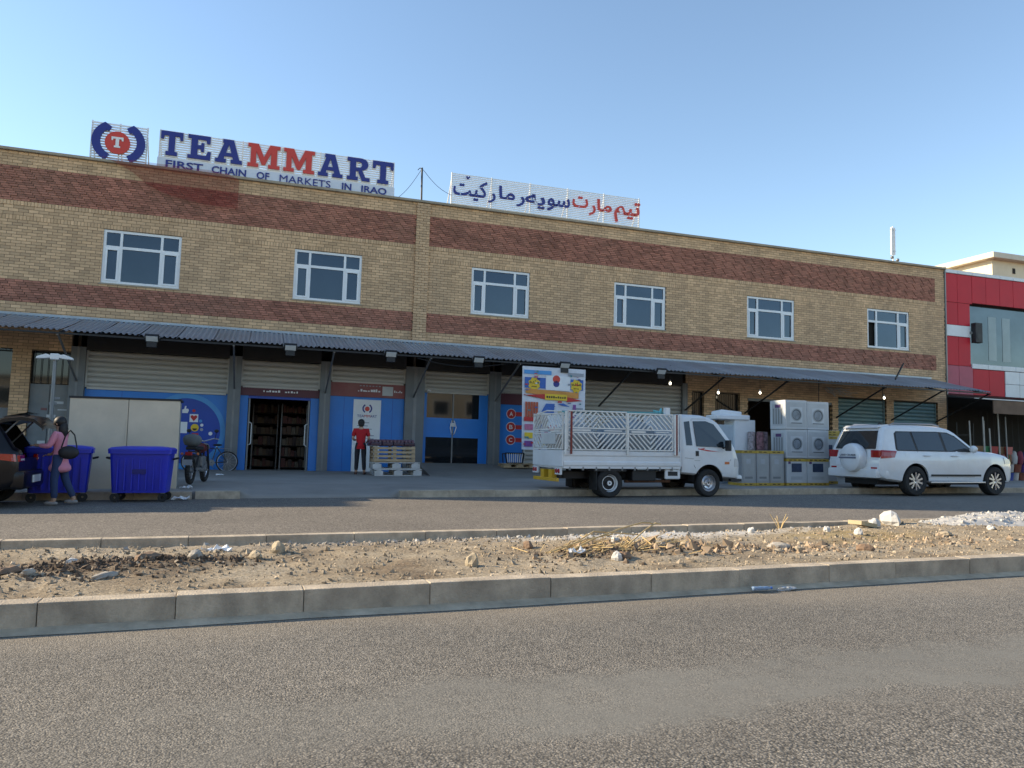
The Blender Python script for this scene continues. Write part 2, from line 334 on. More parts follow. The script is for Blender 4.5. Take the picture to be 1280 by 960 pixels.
# median earth: displaced sheet with dark burnt patches and pale sandy ones
def earth_mat():
    m, N, Lk, b = node_mat('median_earth'); b.inputs['Roughness'].default_value = .95; b.inputs['Specular IOR Level'].default_value = .1
    tc = N.new('ShaderNodeTexCoord'); v = tc.outputs['Object']
    def nz(s, d=7, r=.65):
        n = N.new('ShaderNodeTexNoise'); n.inputs['Scale'].default_value = s; n.inputs['Detail'].default_value = d; n.inputs['Roughness'].default_value = r; Lk(v, n.inputs['Vector']); return n.outputs[0]
    r1 = N.new('ShaderNodeValToRGB'); Lk(nz(1.3), r1.inputs[0]); e = r1.color_ramp.elements
    e[0].position = .3; e[0].color = (.215, .165, .118, 1); e[1].position = .7; e[1].color = (.45, .395, .315, 1)
    x = e.new(.5); x.color = (.345, .288, .215, 1)
    r2 = N.new('ShaderNodeValToRGB'); Lk(nz(38, 4, .7), r2.inputs[0]); e = r2.color_ramp.elements
    e[0].position = .32; e[0].color = (.55, .52, .48, 1); e[1].position = .68; e[1].color = (1.25, 1.22, 1.18, 1)
    mu = N.new('ShaderNodeVectorMath'); mu.operation = 'MULTIPLY'; Lk(r1.outputs[0], mu.inputs[0]); Lk(r2.outputs[0], mu.inputs[1]); out = mu.outputs[0]
    for (cx, cy, rx, ry, col, st) in ((-.95, 6.55, .85, .55, (.075, .05, .035), .85), (-.2, 6.75, .5, .35, (.075, .05, .035), .8), (3.55, 6.45, 1.0, .5, (.10, .07, .048), .75), (6.9, 7.2, 1.4, .7, (.42, .30, .12), .5), (4.7, 7.75, 2.4, .42, (.58, .56, .53), .85), (1.0, 7.8, 2.2, .35, (.30, .27, .24), .4)):
        mp = N.new('ShaderNodeVectorMath'); mp.operation = 'SUBTRACT'; Lk(v, mp.inputs[0]); mp.inputs[1].default_value = (cx, cy, 0)
        ms = N.new('ShaderNodeVectorMath'); ms.operation = 'MULTIPLY'; Lk(mp.outputs[0], ms.inputs[0]); ms.inputs[1].default_value = (1/rx, 1/ry, 0)
        le = N.new('ShaderNodeVectorMath'); le.operation = 'LENGTH'; Lk(ms.outputs[0], le.inputs[0])
        ad = N.new('ShaderNodeMath'); ad.operation = 'MULTIPLY_ADD'; Lk(nz(5.5, 6, .75), ad.inputs[0]); ad.inputs[1].default_value = 2.6; Lk(le.outputs['Value'], ad.inputs[2])
        mr = N.new('ShaderNodeMapRange'); mr.inputs[1].default_value = 1.55; mr.inputs[2].default_value = 2.3; mr.inputs[3].default_value = st; mr.inputs[4].default_value = 0; Lk(ad.outputs[0], mr.inputs[0])
        mi = N.new('ShaderNodeMix'); mi.data_type = 'RGBA'; mi.inputs[7].default_value = (*col, 1); Lk(mr.outputs[0], mi.inputs[0]); Lk(out, mi.inputs[6]); out = mi.outputs[2]
    Lk(out, b.inputs['Base Color'])
    bp = N.new('ShaderNodeBump'); bp.inputs['Strength'].default_value = .9; bp.inputs['Distance'].default_value = .015; Lk(nz(45, 5, .7), bp.inputs['Height']); Lk(bp.outputs[0], b.inputs['Normal'])
    return m
EARTH = earth_mat()
def earth_h(x, y):
    e = min(1, (y-5.38)/.3, (8.6-y)/.5)
    edge = max(0, min(1, (y-5.38)/.9))
    h = .145+.03*edge*mnoise.noise(Vector((x*.7, y*.7, 3)))+.022*mnoise.noise(Vector((x*3, y*3, 1)))*e+.012*mnoise.noise(Vector((x*9, y*9, 5)))*e
    for cx, cy, r, a in ((-.95, 6.5, .8, .05), (-.15, 6.75, .5, .04), (3.6, 6.5, .9, .06)):
        d2 = ((x-cx)**2+(y-cy)**2)/r**2
        h += a*math.exp(-d2*1.4)*(1+.7*mnoise.noise(Vector((x*11, y*11, 9))))
    back = max(0, (y-8.1)/.5)       # hollow along the rear kerb, on the left
    h -= .10*min(1, max(0, (y-7.9)/.35))*max(0, min(1, (8.6-x)/2.0)); h -= .0*back
    return h
nx, ny = 440, 84; X0, X1, Y0, Y1 = -5.5, 16.5, 5.39, 8.60
b = MB()
b.v = [(X0+(X1-X0)*i/nx, Y0+(Y1-Y0)*j/ny, earth_h(X0+(X1-X0)*i/nx, Y0+(Y1-Y0)*j/ny)) for j in range(ny+1) for i in range(nx+1)]
b.f = [(j*(nx+1)+i, j*(nx+1)+i+1, (j+1)*(nx+1)+i+1, (j+1)*(nx+1)+i) for j in range(ny) for i in range(nx)]
for xa, xb in ((-160, X0), (X1, 220)): b.add([(xa, Y0, .13), (xb, Y0, .13), (xb, Y1, .12), (xa, Y1, .12)], [(0, 1, 2, 3)])
tag(b.build('median_earth_strip', EARTH, smooth='all'), kind='structure')

# shop pavement, sloping up to the building; dropped kerb between X .3 and 3.4
def pav_z(x, y):
    t = max(0, min(1, (y-16.5)/7.6)); zf = .30-.007*max(-5, min(30, x)); z = .15+(zf-.15)*t
    d = 1.0 if .5 < x < 3.3 else max(0, 1-abs(x-(.5 if x < 1 else 3.3))/.25)
    z -= d*.14*max(0, 1-(y-16.4)/1.6)
    return z
b = MB(); nx, ny = 260, 18; X0, X1, Y0, Y1 = -30, 60, 16.45, 25.2
pxs = [X0+(X1-X0)*i/nx for i in range(nx+1)]; pxs = sorted(set(pxs+[.25, .5, 3.3, 3.55])); nx = len(pxs)-1
b.v = [(x, Y0+(Y1-Y0)*j/ny, pav_z(x, Y0+(Y1-Y0)*j/ny)+.008*mnoise.noise(Vector((x*.8, j*.6, 0)))) for j in range(ny+1) for x in pxs]
b.v += [(x, 16.449, -.05) for x in pxs]; o_ = (ny+1)*(nx+1)
b.f = [(j*(nx+1)+i, j*(nx+1)+i+1, (j+1)*(nx+1)+i+1, (j+1)*(nx+1)+i) for j in range(ny) for i in range(nx)]+[(o_+i, o_+i+1, i+1, i) for i in range(nx)]
tag(b.build('shop_pavement', CONC, smooth='all'), kind='structure')
kerb_row('pavement_kerb', span(-30, .2, .95)[:-1]+[(-.55, .28)]+span(3.5, 58, 1.0), 16.32, .152, .15, 0, KERB)
# concrete ramp up to the raised shop entrance
b = MB()
b.add([(5.55, 21.6, .2), (9.9, 21.6, .2), (9.9, 24.5, .57), (5.75, 24.6, .60), (5.75, 24.6, 0), (9.9, 24.5, 0), (9.9, 21.6, 0), (5.55, 21.6, 0)],
      [(0, 1, 2, 3), (0, 3, 4, 7), (1, 6, 5, 2), (0, 7, 6, 1)])
tag(b.build('entrance_ramp', CONC), kind='structure')
# ================================================================ BRICK BUILDING (local frame: x along the front, y into the building)
bld = bthing('brick_building', 'two-storey tan brick building with red brick bands, white windows and a row of shutters', 'building')
WINS = [(-3.70, -1.62), (1.62, 3.69), (7.31, 9.36), (12.54, 14.59), (18.05, 20.18), (23.67, 25.78)]
WZ0, WZ1 = 5.59, 7.16; XL, XR = -14.0, 27.66
def brick_mesh(name, bricks, m):
    a = np.array(bricks); n = len(a); x0, x1, z0, z1, y0, y1 = a.T
    V = np.stack([np.stack([x0, y0, z0], 1), np.stack([x1, y0, z0], 1), np.stack([x1, y0, z1], 1), np.stack([x0, y0, z1], 1),
                  np.stack([x0, y1, z0], 1), np.stack([x1, y1, z0], 1), np.stack([x1, y1, z1], 1), np.stack([x0, y1, z1], 1)], 1).reshape(-1, 3)
    F = np.array([(0, 1, 2, 3), (1, 5, 6, 2), (4, 0, 3, 7), (3, 2, 6, 7), (4, 5, 1, 0)])
    F = (F[None]+8*np.arange(n)[:, None, None]).reshape(-1, 4)
    me = bpy.data.meshes.new(name); me.from_pydata(V.tolist(), [], F.tolist()); me.materials.append(m); me.update(); return me
def minus(segs, holes):
    for h0, h1 in holes:
        out = []
        for a, b2 in segs:
            if h1 <= a or h0 >= b2: out.append((a, b2))
            else:
                if h0-a > .03: out.append((a, h0))
                if b2-h1 > .03: out.append((h1, b2))
        segs = out
    return segs
def courses(x0, x1, z0, z1, holes=(), bl=.25, bh=.086, j=.011, yd=.12, pat=None, y0=0.):
    rows = max(1, round((z1-z0)/bh)); hh = (z1-z0)/rows; out = []
    for r in range(rows):
        za, zb = z0+r*hh, z0+(r+1)*hh; zm = (za+zb)/2
        hs = [(h[0], h[1]) for h in holes if h[2] < zm < h[3]]
        off = -bl*.5*(r % 2) if pat is None else -bl*((r*.25) % 1)
        k = 0; x = x0+off
        while x < x1:
            a, e = max(x+j/2, x0), min(x+bl-j/2, x1)
            if e-a > .03:
                for s0, s1 in minus([(a, e)], hs):
                    yy = y0+random.uniform(-.0025, .0025)
                    if pat: yy = y0-(.020 if (k+r//2) % 2 == 0 else 0)+random.uniform(-.003, .003)
                    out.append((s0, s1, za+j/2, zb-j/2, yy, yd))
            x += bl; k += 1
    return out
def soldiers(x0, x1, z0, z1, holes=(), y0=-.012, wdt=.085):
    n = round((x1-x0)/wdt); s = (x1-x0)/n; hs = [(h[0], h[1]) for h in holes if h[2] < (z0+z1)/2 < h[3]]; out = []
    for i in range(n):
        for a, e in minus([(x0+i*s+.005, x0+(i+1)*s-.005)], hs): out.append((a, e, z0+.004, z1-.004, y0+random.uniform(-.003, .003), .12))
    return out
wh = [(a, e, WZ0, WZ1) for a, e in WINS]
PIL = (5.40, 5.80); ENDP = (27.16, XR)
tan = []
tan += courses(XL, XR, 8.70, 9.12)                                     # parapet
tan += soldiers(XL, XR, 7.58, 7.71, [(PIL[0], PIL[1], 0, 99)])
tan += courses(XL, XR, 7.30, 7.58, [(PIL[0], PIL[1], 0, 99)])
tan += soldiers(XL, XR, 7.17, 7.30, [(PIL[0], PIL[1], 0, 99)], -.006)
tan += courses(XL, XR, 5.48, 7.17, wh+[(PIL[0], PIL[1], 0, 99)])
tan += courses(XL, XR, 4.40, 4.86, [(PIL[0], PIL[1], 0, 99)])
tan += courses(PIL[0]-.02, PIL[1]+.02, 4.40, 9.10, bl=.22, y0=-.07)       # pilaster
tan += courses(ENDP[0], XR, 4.86, 5.48); tan += courses(ENDP[0], XR, 7.71, 8.70)
# ground-floor brick piers, left and right of the shuttered bays
RO = [(15.72, 16.22, -1, 3.42), (16.69, 17.75, -1, 3.42), (18.10, 21.92, -1, 3.30), (22.22, 24.56, -1, 3.52), (24.93, 27.20, -1, 3.52)]
LO = [(-7.6, -5.73, -1, 3.55), (-5.27, -4.30, -1, 3.52), (-11, -8.2, -1, 3.55)]
tan += courses(15.45, XR, .05, 4.40, RO); tan += courses(XL, -4.30, .05, 4.40, LO)
# the 300 bricks that show largest are single parts
tan.sort(key=lambda q: abs(q[0]+5.7)+abs((q[2]+q[3])/2-6.4)*.5 if (q[1]-q[0] > .2 and q[4] > -.02 and q[2] > 4.4) else 99)
single, rest = tan[:300], tan[300:]
tag(link('brickwork', brick_mesh('brickwork', rest, TAN), bld), kind='stuff')
bme = brick_mesh('brick', [(-.1195, .1195, -.037, .037, 0, .12)], TAN)
for q in single:
    o = link('brick', bme, bld, ((q[0]+q[1])/2, q[4], (q[2]+q[3])/2)); o.scale = ((q[1]-q[0])/.239, 1, (q[3]-q[2])/.074)
red = []
for z0, z1 in ((7.71, 8.70), (4.86, 5.48)):
    red += courses(XL, PIL[0]-.02, z0, z1, bl=.215, bh=.066, j=.012, pat=1); red += courses(PIL[1]+.02, ENDP[0], z0, z1, bl=.215, bh=.066, j=.012, pat=1)
tag(link('red_brickwork', brick_mesh('red_brickwork', red, REDB), bld), kind='stuff')
# mortar bed behind the bricks, with the window openings left free
b = MB()
b.box(XL, XR, .010, .25, 4.42, WZ0); b.box(XL, XR, .010, .25, WZ1, 9.10)
e0 = XL
for a, e in WINS: b.box(e0, a, .010, .25, WZ0, WZ1); e0 = e
b.box(e0, XR, .010, .25, WZ0, WZ1)
for a, e in ((-14, -11), (-8.2, -7.6), (-5.73, -5.27), (15.45, 15.72), (16.22, 16.69), (17.75, 18.10), (21.92, 22.22), (24.56, 24.93), (27.20, XR)): b.box(a, e, .010, .22, -.1, 4.42)
for h in RO+LO: b.box(h[0]-.01, h[1]+.01, .011, .22, h[3], 4.42)
b.build('mortar_bed', MORT, bld)
# coping, rear shell, roof slab, interior
b = MB().box(XL-18, XR+.04, -.10, .32, 9.12, 9.20); b.build('coping', COPE, bld, bevel=.012)
b = MB(); b.box(XL-18, XR, .25, .30, 4.42, 9.12)
b.box(XL-18, XR, 11.8, 12, -.3, 9.12); b.box(XR-.2, XR-.001, .301, 11.8, -.3, 9.12); b.box(XL-18, XL-17.8, .301, 11.8, -.3, 9.12); b.box(XL-17.8, XR-.2, .301, 11.8, 8.3, 8.5)
b.box(XL-18, XL, -.0, .25, -.3, 9.12)
b.build('shell_wall', mat('shell_brick', (.36, .27, .15), .9, var=.2, bump=.3), bld)
b = MB(); b.box(XL-17.8, XR-.2, .23, 11.8, 4.40, 4.44); b.build('floor_slab', COPE, bld)
b = MB(); b.box(XL+.2, XR-.21, 7.0, 7.1, -.2, 4.39); b.box(-4.2, -4.12, .3, 7, -.2, 4.39); b.box(15.48, 15.56, .3, 7, -.2, 4.39); b.box(8.24, 8.3, .3, 7, -.2, 4.39); b.box(5.53, 5.6, .3, 7, -.2, 4.39)
b.build('interior_wall', mat('interior_plaster', (.14, .11, .085), .9, var=.2), bld)
b = MB(); b.box(XL+.2, XR-.21, .15, 7, .05, .24); b.build('interior_floor', mat('interior_tiles', (.16, .14, .12), .5, var=.2), bld)
# unseen blocks left of the picture, added and sized to cast the far-road shadow
up = MB(); up.box(-17.2, -12.4, .32, 5, 9.21, 17.6); up.build('shadow_block', MATS['shell_brick'], bld)
up = MB(); up.box(-31.9, -22.6, .34, 6, 9.21, 13.0); up.build('shadow_block', MATS['shell_brick'], bld)
up = MB(); up.box(-22.59, -17.21, .33, 6, 9.21, 10.7); up.build('shadow_block', MATS['shell_brick'], bld)

# windows: frame + six panes
def window(x0, x1, openp=False):
    wdt = x1-x0
    fr = MB(); t = .075; zt = WZ1-.50; xa, xb = x0+wdt*.225, x0+wdt*.745
    fr.box(x0, x1, .03, .10, WZ0, WZ0+t); fr.box(x0, x1, .03, .10, WZ1-t, WZ1); fr.box(x0, x0+t, .031, .099, WZ0+t, WZ1-t); fr.box(x1-t, x1, .031, .099, WZ0+t, WZ1-t)
    fr.box(x0+t, x1-t, .032, .098, zt-.04, zt+.04)
    for x in (xa, xb): fr.box(x-.04, x+.04, .033, .097, WZ0+t, zt-.04); fr.box(x-.035, x+.035, .033, .097, zt+.04, WZ1-t)
    o = fr.build('window', UPVC, bld)
    for a, e in ((x0+t, xa-.04), (xb+.04, x1-t)):       # casement sash
        s = MB(); u = .05; z0, z1 = WZ0+t, zt-.04
        s.box(a, e, .015, .06, z0, z0+u); s.box(a, e, .015, .06, z1-u, z1); s.box(a, a+u, .016, .059, z0+u, z1-u); s.box(e-u, e, .016, .059, z0+u, z1-u)
        if openp and a < xa-.1: continue
        s.build('sash', UPVC, o)
    for i, (a, e, z0, z1) in enumerate(((x0+t, xa-.035, zt+.04, WZ1-t), (xa+.035, xb-.035, zt+.04, WZ1-t), (xb+.035, x1-t, zt+.04, WZ1-t), (x0+t, xa-.04, WZ0+t, zt-.04), (xa+.04, xb-.04, WZ0+t, zt-.04), (xb+.04, x1-t, WZ0+t, zt-.04))):
        if openp and i == 3: continue
        q = MB().box(-.5, .5, 0, .008, -.5, .5).build('pane', PANE, o, ((a+e)/2, .072, (z0+z1)/2), (random.uniform(-.012, .012), 0, random.uniform(-.02, .02))); q.scale = (e-a, 1, z1-z0)
    box('sill', COPE, o, x0-.04, x1+.04, -.03, .03, WZ0-.045, WZ0-.002)
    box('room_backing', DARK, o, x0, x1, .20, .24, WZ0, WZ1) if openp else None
for i, (a, e) in enumerate(WINS): window(a, e, i == 5)

# shutters: separate curved slats
def shutter(x0, x1, z0, z1, m, y=.10, pitch=.148):
    s = MB()
    for xx in (x0, x1-.05): s.box(xx, xx+.05, y-.05, y+.05, z0, z1)
    s.box(x0+.05, x1-.05, y-.02, y+.04, z0-.05, z0+.012)
    o = s.build('roller_shutter', m, bld)
    n = max(1, round((z1-z0)/pitch)); p = (z1-z0)/n; L = x1-x0-.1
    pr = [(0, .030), (.06, .006), (.25, -.018), (.5, -.028), (.75, -.018), (.93, .004), (1, .030)]
    sl = MB()
    for t, yy in pr: sl.v += [(-L/2, yy, t*p), (L/2, yy, t*p)]
    for k in range(len(pr)-1): sl.f.append((2*k, 2*k+1, 2*k+3, 2*k+2))
    me = sl.mesh('slat', m, 'all')
    for i in range(n): link('slat', me, o, ((x0+x1)/2, y+random.uniform(-.003, .003), z0+i*p))
    return o
shutter(-3.91, -.09, 2.57, 3.62, SHUT); shutter(.27, 2.58, 2.83, 3.62, SHUT); shutter(2.90, 5.24, 3.14, 3.62, SHUT); shutter(5.86, 8.04, 2.95, 3.62, SHUT); shutter(8.43, 9.30, 3.05, 3.62, SHUT); shutter(9.32, 15.42, .50, 3.62, SHUT)
shutter(22.24, 24.54, .15, 3.50, TEAL, .12); shutter(24.95, 27.18, .12, 3.50, TEAL, .12)
# steel-clad columns between the bays, roller boxes above
for a, e in ((-4.29, -3.91), (-.09, .27), (2.58, 2.90), (5.24, 5.86), (8.04, 8.43), (15.30, 15.50)):
    b = MB(); b.box(a, e, -.06, .28, .1, 3.70)
    o = b.build('column', COLM, bld)
    b = MB(); b.box(a+(e-a)*.42, a+(e-a)*.58, -.068, -.0601, .12, 3.68); b.build('cover_strip', STEEL, o)
    b = MB(); b.box(a-.02, e+.02, -.075, -.0611, .1, .30); b.build('foot_plate', STEEL, o)
for a, e in ((-3.91, -.09), (.27, 2.58), (2.90, 5.24), (5.86, 8.04), (8.43, 15.30)): box('roller_box', BLACKM, bld, a, e, -.04, .2, 3.625, 4.39)
# --- bay A: blue panel with the round print
pA = box('shop_panel', BLUE, bld, -3.91, -.09, .13, .17, .2, 2.55)
MB().disc(-1.20, 1.42, 1.04, .122, .1295, 48).build('printed_disc', NAVY, pA)
MB().disc(-1.20, 1.42, 1.10, .1165, .1215, 48, .96).build('printed_ring', SKYB, pA)
MB().disc(-.95, 1.52, .11, .114, .121).build('printed_disc', YELPR, pA); MB().disc(-.95, 1.50, .065, .110, .1135, 16, .0, 180, 360).build('printed_mouth', mat('brown_print', (.05, .02, .01), .6), pA)
MB().disc(-.51, 1.36, .055, .116, .1215).build('printed_disc', WHPR, pA)
h = [(.0, -.09), (.09, .02), (.09, .06), (.06, .085), (.02, .08), (0, .05), (-.02, .08), (-.06, .085), (-.09, .06), (-.09, .02)]
link('printed_badge', poly_mesh('printed_badge', [[(x*1.3, z*1.3) for x, z in ((-.09, -.09), (.09, -.09), (.09, .09), (-.09, .09))]], WHPR, .002), pA, (-.99, .119, 1.80))
link('printed_heart', poly_mesh('printed_heart', [h], REDPR, .002), pA, (-.99, .113, 1.80))
link('printed_thumb', poly_mesh('printed_thumb', [[(-.1, -.08), (.05, -.08), (.08, .0), (.06, .05), (0, .05), (.01, .13), (-.03, .13), (-.05, .04), (-.1, .02)]], WHPR, .002), pA, (-1.22, .119, 2.02))
for x, z, m in ((-.76, 1.60, WHPR), (-.80, 1.72, SKYB), (-.76, 1.47, GREYPR), (-1.0, 2.02, REDPR)): MB().disc(x, z, .045, .115, .1212, 14).build('printed_disc', m, pA)
box('printed_card', WHPR, pA, -1.42, -1.16, .116, .1212, 1.35, 1.68); box('printed_bar', REDPR, pA, -1.02, -.84, .116, .1212, 1.30, 1.36)
for x in (-2.95, -2.0, -.35): box('panel_joint', NAVY, pA, x-.004, x+.004, .126, .1292, .22, 2.54 if x < -2.3 else .36)
# --- bay B: entrance with fascia, glass doors folded open, shelves inside
box('fascia', MAROON, bld, .27, 2.58, .08, .14, 2.55, 2.79); 
for i in range(11): box('fascia_lettering', WHPR, bld, .92+i*.085+(.12 if i > 5 else 0), .975+i*.085+(.12 if i > 5 else 0)+random.uniform(-.02, .02), .072, .0795, 2.67, 2.70+random.uniform(0, .035))
box('shop_panel', BLUE, bld, .27, .50, .13, .17, .2, 2.55); box('shop_panel', BLUE, bld, 2.33, 2.58, .13, .17, .2, 2.55); box('shop_panel', NAVY, bld, .50, 2.33, .13, .17, 2.47, 2.55)
for x, s in ((.54, 1), (2.29, -1)):
    d = MB(); 
    d.box(x-.02, x+.02, .16, .98, .30, .38); d.box(x-.02, x+.02, .16, .98, 2.38, 2.46); d.box(x-.02, x+.02, .16, .20, .38, 2.38); d.box(x-.02, x+.02, .94, .98, .38, 2.38)
    o = d.build('glass_door', STEEL, bld); box('pane', mat('clear_glass', (.5, .6, .6), .03, trans=.95, var=0), o, x-.004, x+.004, .20, .94, .38, 2.38)
    MB().tube([(x+s*.02, .24, 1.05), (x+s*.09, .22, 1.1), (x+s*.09, .22, 1.7), (x+s*.02, .24, 1.75)], .016).build('handle', WHITEM, o)
# --- bay C: blue panel with fascia and notice
pC = box('shop_panel', BLUE, bld, 2.90, 5.24, .13, .17, .2, 2.66)
fC = box('fascia', MAROON2, bld, 2.90, 5.24, .08, .14, 2.66, 3.09)
box('fascia_patch', CARD, fC, 4.52, 4.86, .072, .0795, 2.73, 3.02)
for i in range(9): box('fascia_lettering', WHPR, fC, 3.75+i*.08, 3.80+i*.08+random.uniform(-.01, .03), .072, .0795, 2.83, 2.86+random.uniform(0, .06))
for i in range(5): box('fascia_lettering', WHPR, fC, 4.90+i*.055, 4.93+i*.055, .072, .0795, 2.84, 2.87+random.uniform(0, .05))
for i in range(7): box('fascia_lettering', GREYPR, fC, 3.8+i*.1, 3.86+i*.1, .072, .0795, 3.0, 3.03)
for x in (3.35, 4.87): box('panel_joint', NAVY, pC, x-.004, x+.004, .126, .1292, .22, 2.65)
nb = box('notice_board', WHPR, bld, 3.64, 4.50, .10, .1295, .3, 2.58)
MB().disc(4.07, 2.30, .155, .095, .0995, 20, .11, -60, 60).build('printed_arc', SIGNB, nb); MB().disc(4.07, 2.30, .155, .095, .0995, 20, .11, 120, 240).build('printed_arc', SIGNB, nb); MB().disc(4.07, 2.29, .075, .095, .0995, 20).build('printed_disc', SIGNR, nb)
for s, x0, x1, m in (('TEA', 3.76, 3.98, SIGNB), ('MM', 3.985, 4.17, SIGNR), ('ART', 4.175, 4.38, SIGNB)): link('printed_word', fit(text_mesh('w', s, m, .1, .002, .0), x0, x1, 2.02, 2.10), nb, (0, .095, 0))
for i in range(8): box('printed_line', GREYPR, nb, 3.74+random.uniform(0, .1), 4.40-random.uniform(0, .3), .096, .0995, 1.84-i*.1, 1.865-i*.1)
# --- bay D: glass doors with a blue band
pD = MB(); pD.box(5.86, 5.98, .12, .17, .55, 2.93); pD.box(7.74, 8.04, .12, .17, .55, 2.93); pD.box(5.98, 7.74, .12, .17, 1.47, 2.10)
pD = pD.build('shop_panel', BLUE, bld)
for a, e in ((5.98, 6.84), (6.88, 7.74)):
    for z0, z1 in ((.62, 1.47), (2.10, 2.90)): box('pane', DGLASS, pD, a, e, .14, .15, z0, z1)
    b = MB(); b.box(a, e, .125, .165, .55, .62); b.box(a, e, .125, .165, 2.90, 2.95); b.build('rail', STEEL, pD)
box('stile', STEEL, pD, 6.84, 6.88, .11, .175, .55, 2.95)
for s in (-1, 1): MB().tube([(6.86+s*.04, .11, 2.02), (6.86+s*.05, .04, 1.98), (6.86+s*.10, .03, 1.8), (6.86+s*.05, .04, 1.62), (6.86+s*.04, .11, 1.58)], .014).build('handle', WHITEM, pD)
box('lock_plate', WHPR, pD, 6.78, 6.94, .105, .1195, 1.83, 1.95)
MB().tube([(5.95, .05, 2.92), (5.98, -.05, 2.97), (6.06, -.08, 2.95)], .025).build('security_camera', WHITEM, pD)
# --- bay E: blue panel with A B C, tall shutter
pE = box('shop_panel', BLUE, bld, 8.43, 9.30, .13, .17, .45, 2.64); box('fascia', MAROON, bld, 8.43, 9.30, .08, .14, 2.64, 3.04)
for s, z in (('A', 2.33), ('B', 1.89), ('C', 1.46)):
    MB().disc(8.87, z, .17, .1235, .1295, 28).build('printed_disc', WHPR, pE); dd = MB().disc(8.87, z, .15, .117, .1225, 28).build('printed_disc', REDPR, pE)
    link('printed_letter', fit(text_mesh('l', s, WHPR, .2, .002, .003), 8.81, 8.93, z-.07, z+.07), dd, (0, .113, 0)); box('printed_bar', REDPR, pE, 9.03, 9.30, .1235, .1295, z-.07, z+.07)
# --- left: barred windows and a grey double door
for a, e in ((-7.6, -5.73), (-11, -8.2)): box('dark_window', DGLASS, bld, a, e, .16, .17, 1.9, 3.55); box('grey_door', COLM, bld, a, e, .15, .19, .2, 1.9)
box('dark_window', DGLASS, bld, -5.27, -4.30, .16, .17, 2.62, 3.52); dg = box('grey_door', mat('grey_door_paint', (.17, .19, .20), .6, var=.15, dust=.3), bld, -5.27, -4.30, .13, .17, .2, 2.60)
box('leaf_seam', BLACKM, dg, -4.79, -4.775, .122, .1295, .2, 2.58)
for i in range(12): z = .9+random.random()*1.3; x = -5.0+random.random()*.5; box('notice_paper', random.choice((GREYPR, CARD, mat('faded_red_print', (.2, .1, .1), .8))), dg, x, x+random.uniform(.1, .26), .1215, .1295, z, z+random.uniform(.03, .1))
for i in range(6): MB().cyl((-5.2+i*.17, .10, 2.62), (-5.2+i*.17, .10, 3.52), .009, n=5).build('window_bar', BLACKM, bld)
# --- right: two barred windows, open shop
for a, e in ((15.72, 16.22), (16.69, 17.75)):
    box('dark_window', DGLASS, bld, a, e, .16, .17, .2, 3.42)
    for i in range(int((e-a)/.16)): MB().cyl((a+.08+i*.16, .10, 1.0), (a+.08+i*.16, .10, 3.42), .010, n=5).build('window_bar', BLACKM, bld)
box('shop_lintel', COLM, bld, 18.1, 21.92, .02, .2, 3.20, 3.30)
box('ceiling_light', mat('lit_tube', (1, .95, .85), .5, var=0, emit=1.5), bld, 19.0, 20.6, 2.5, 2.56, 4.2, 4.24)

# shelves with goods inside the entrance and the right-hand shop
def shelf_unit(label, x0, x1, y, z0, seed, faces=1):
    rn = random.Random(seed); t = bthing('shop_shelf', label, 'shelf', ((x0+x1)/2, y, z0))
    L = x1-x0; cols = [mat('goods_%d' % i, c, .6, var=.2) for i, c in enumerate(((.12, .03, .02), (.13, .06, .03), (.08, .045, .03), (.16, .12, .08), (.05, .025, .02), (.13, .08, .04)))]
    for s in (-1, 1): box('upright', STEEL, t, s*(L/2)-.02, s*(L/2)+.02, -.2, .2, 0, 2.2)
    for k in range(6):
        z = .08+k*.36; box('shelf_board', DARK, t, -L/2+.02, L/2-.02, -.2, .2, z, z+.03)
        gs = [MB() for _ in cols]; x = -L/2+.04
        while x < L/2-.1:
            w2 = rn.uniform(.06, .16); h2 = rn.uniform(.16, .30); g = gs[rn.randrange(len(cols))]; g.box(x, x+w2-.01, -.18, .1, z+.031, z+.03+h2); x += w2
        for g, m in zip(gs, cols):
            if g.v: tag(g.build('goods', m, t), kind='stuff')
shelf_unit('goods shelf deep inside the open shop entrance, left half', .65, 1.45, 3.2, .24, 1); shelf_unit('goods shelf inside the open shop entrance behind the right door', 1.55, 2.5, 2.3, .24, 2)
# ================================================================ CANOPY of corrugated sheets on steel brackets
can = bthing('shop_canopy', 'long grey corrugated metal canopy over the shop fronts', 'canopy')
CY, CZ0, CZ1 = -2.62, 3.80, 4.47
def canopy_sheet(wid, k):
    b = MB(); n = int(round(wid/.0228)); rn = random.Random(k)
    for j, (y, z) in enumerate(((CY, CZ0), (CY*.5, (CZ0+CZ1)/2-.01), (0-.02, CZ1))):
        for i in range(n+1):
            ph = i % 6; b.v.append((i*wid/n, y+(rn.uniform(-.012, .012) if j == 0 else 0)*(1 if i % 6 == 0 else 0), z+(0, 0, .034, .040, .034, 0)[ph]))
    for j in range(2):
        for i in range(n): b.f.append((j*(n+1)+i, j*(n+1)+i+1, (j+1)*(n+1)+i+1, (j+1)*(n+1)+i))
    return b.mesh('roofing_sheet', CORR, False)
shm = [canopy_sheet(.91, k) for k in range(4)]
x = -13.0; i = 0
while x < 26.3:
    o = link('roofing_sheet', shm[i % 4], can, (x, random.uniform(-.012, .012), .004*(i % 2)+random.uniform(-.004, .004)), (random.uniform(-.004, .004), 0, 0)); x += .897; i += 1
for s in range(1): link('roofing_sheet', canopy_sheet(.52, 9), can, (26.38, .02, -.015), (0, .02, .02))
for y, z in ((CY+.06, CZ0-.035), (CY*.5, (CZ0+CZ1)/2-.045), (-.12, CZ1-.05)): box('purlin', BLACKM, can, -13, 26.8, y-.025, y+.025, z-.04, z+.005)
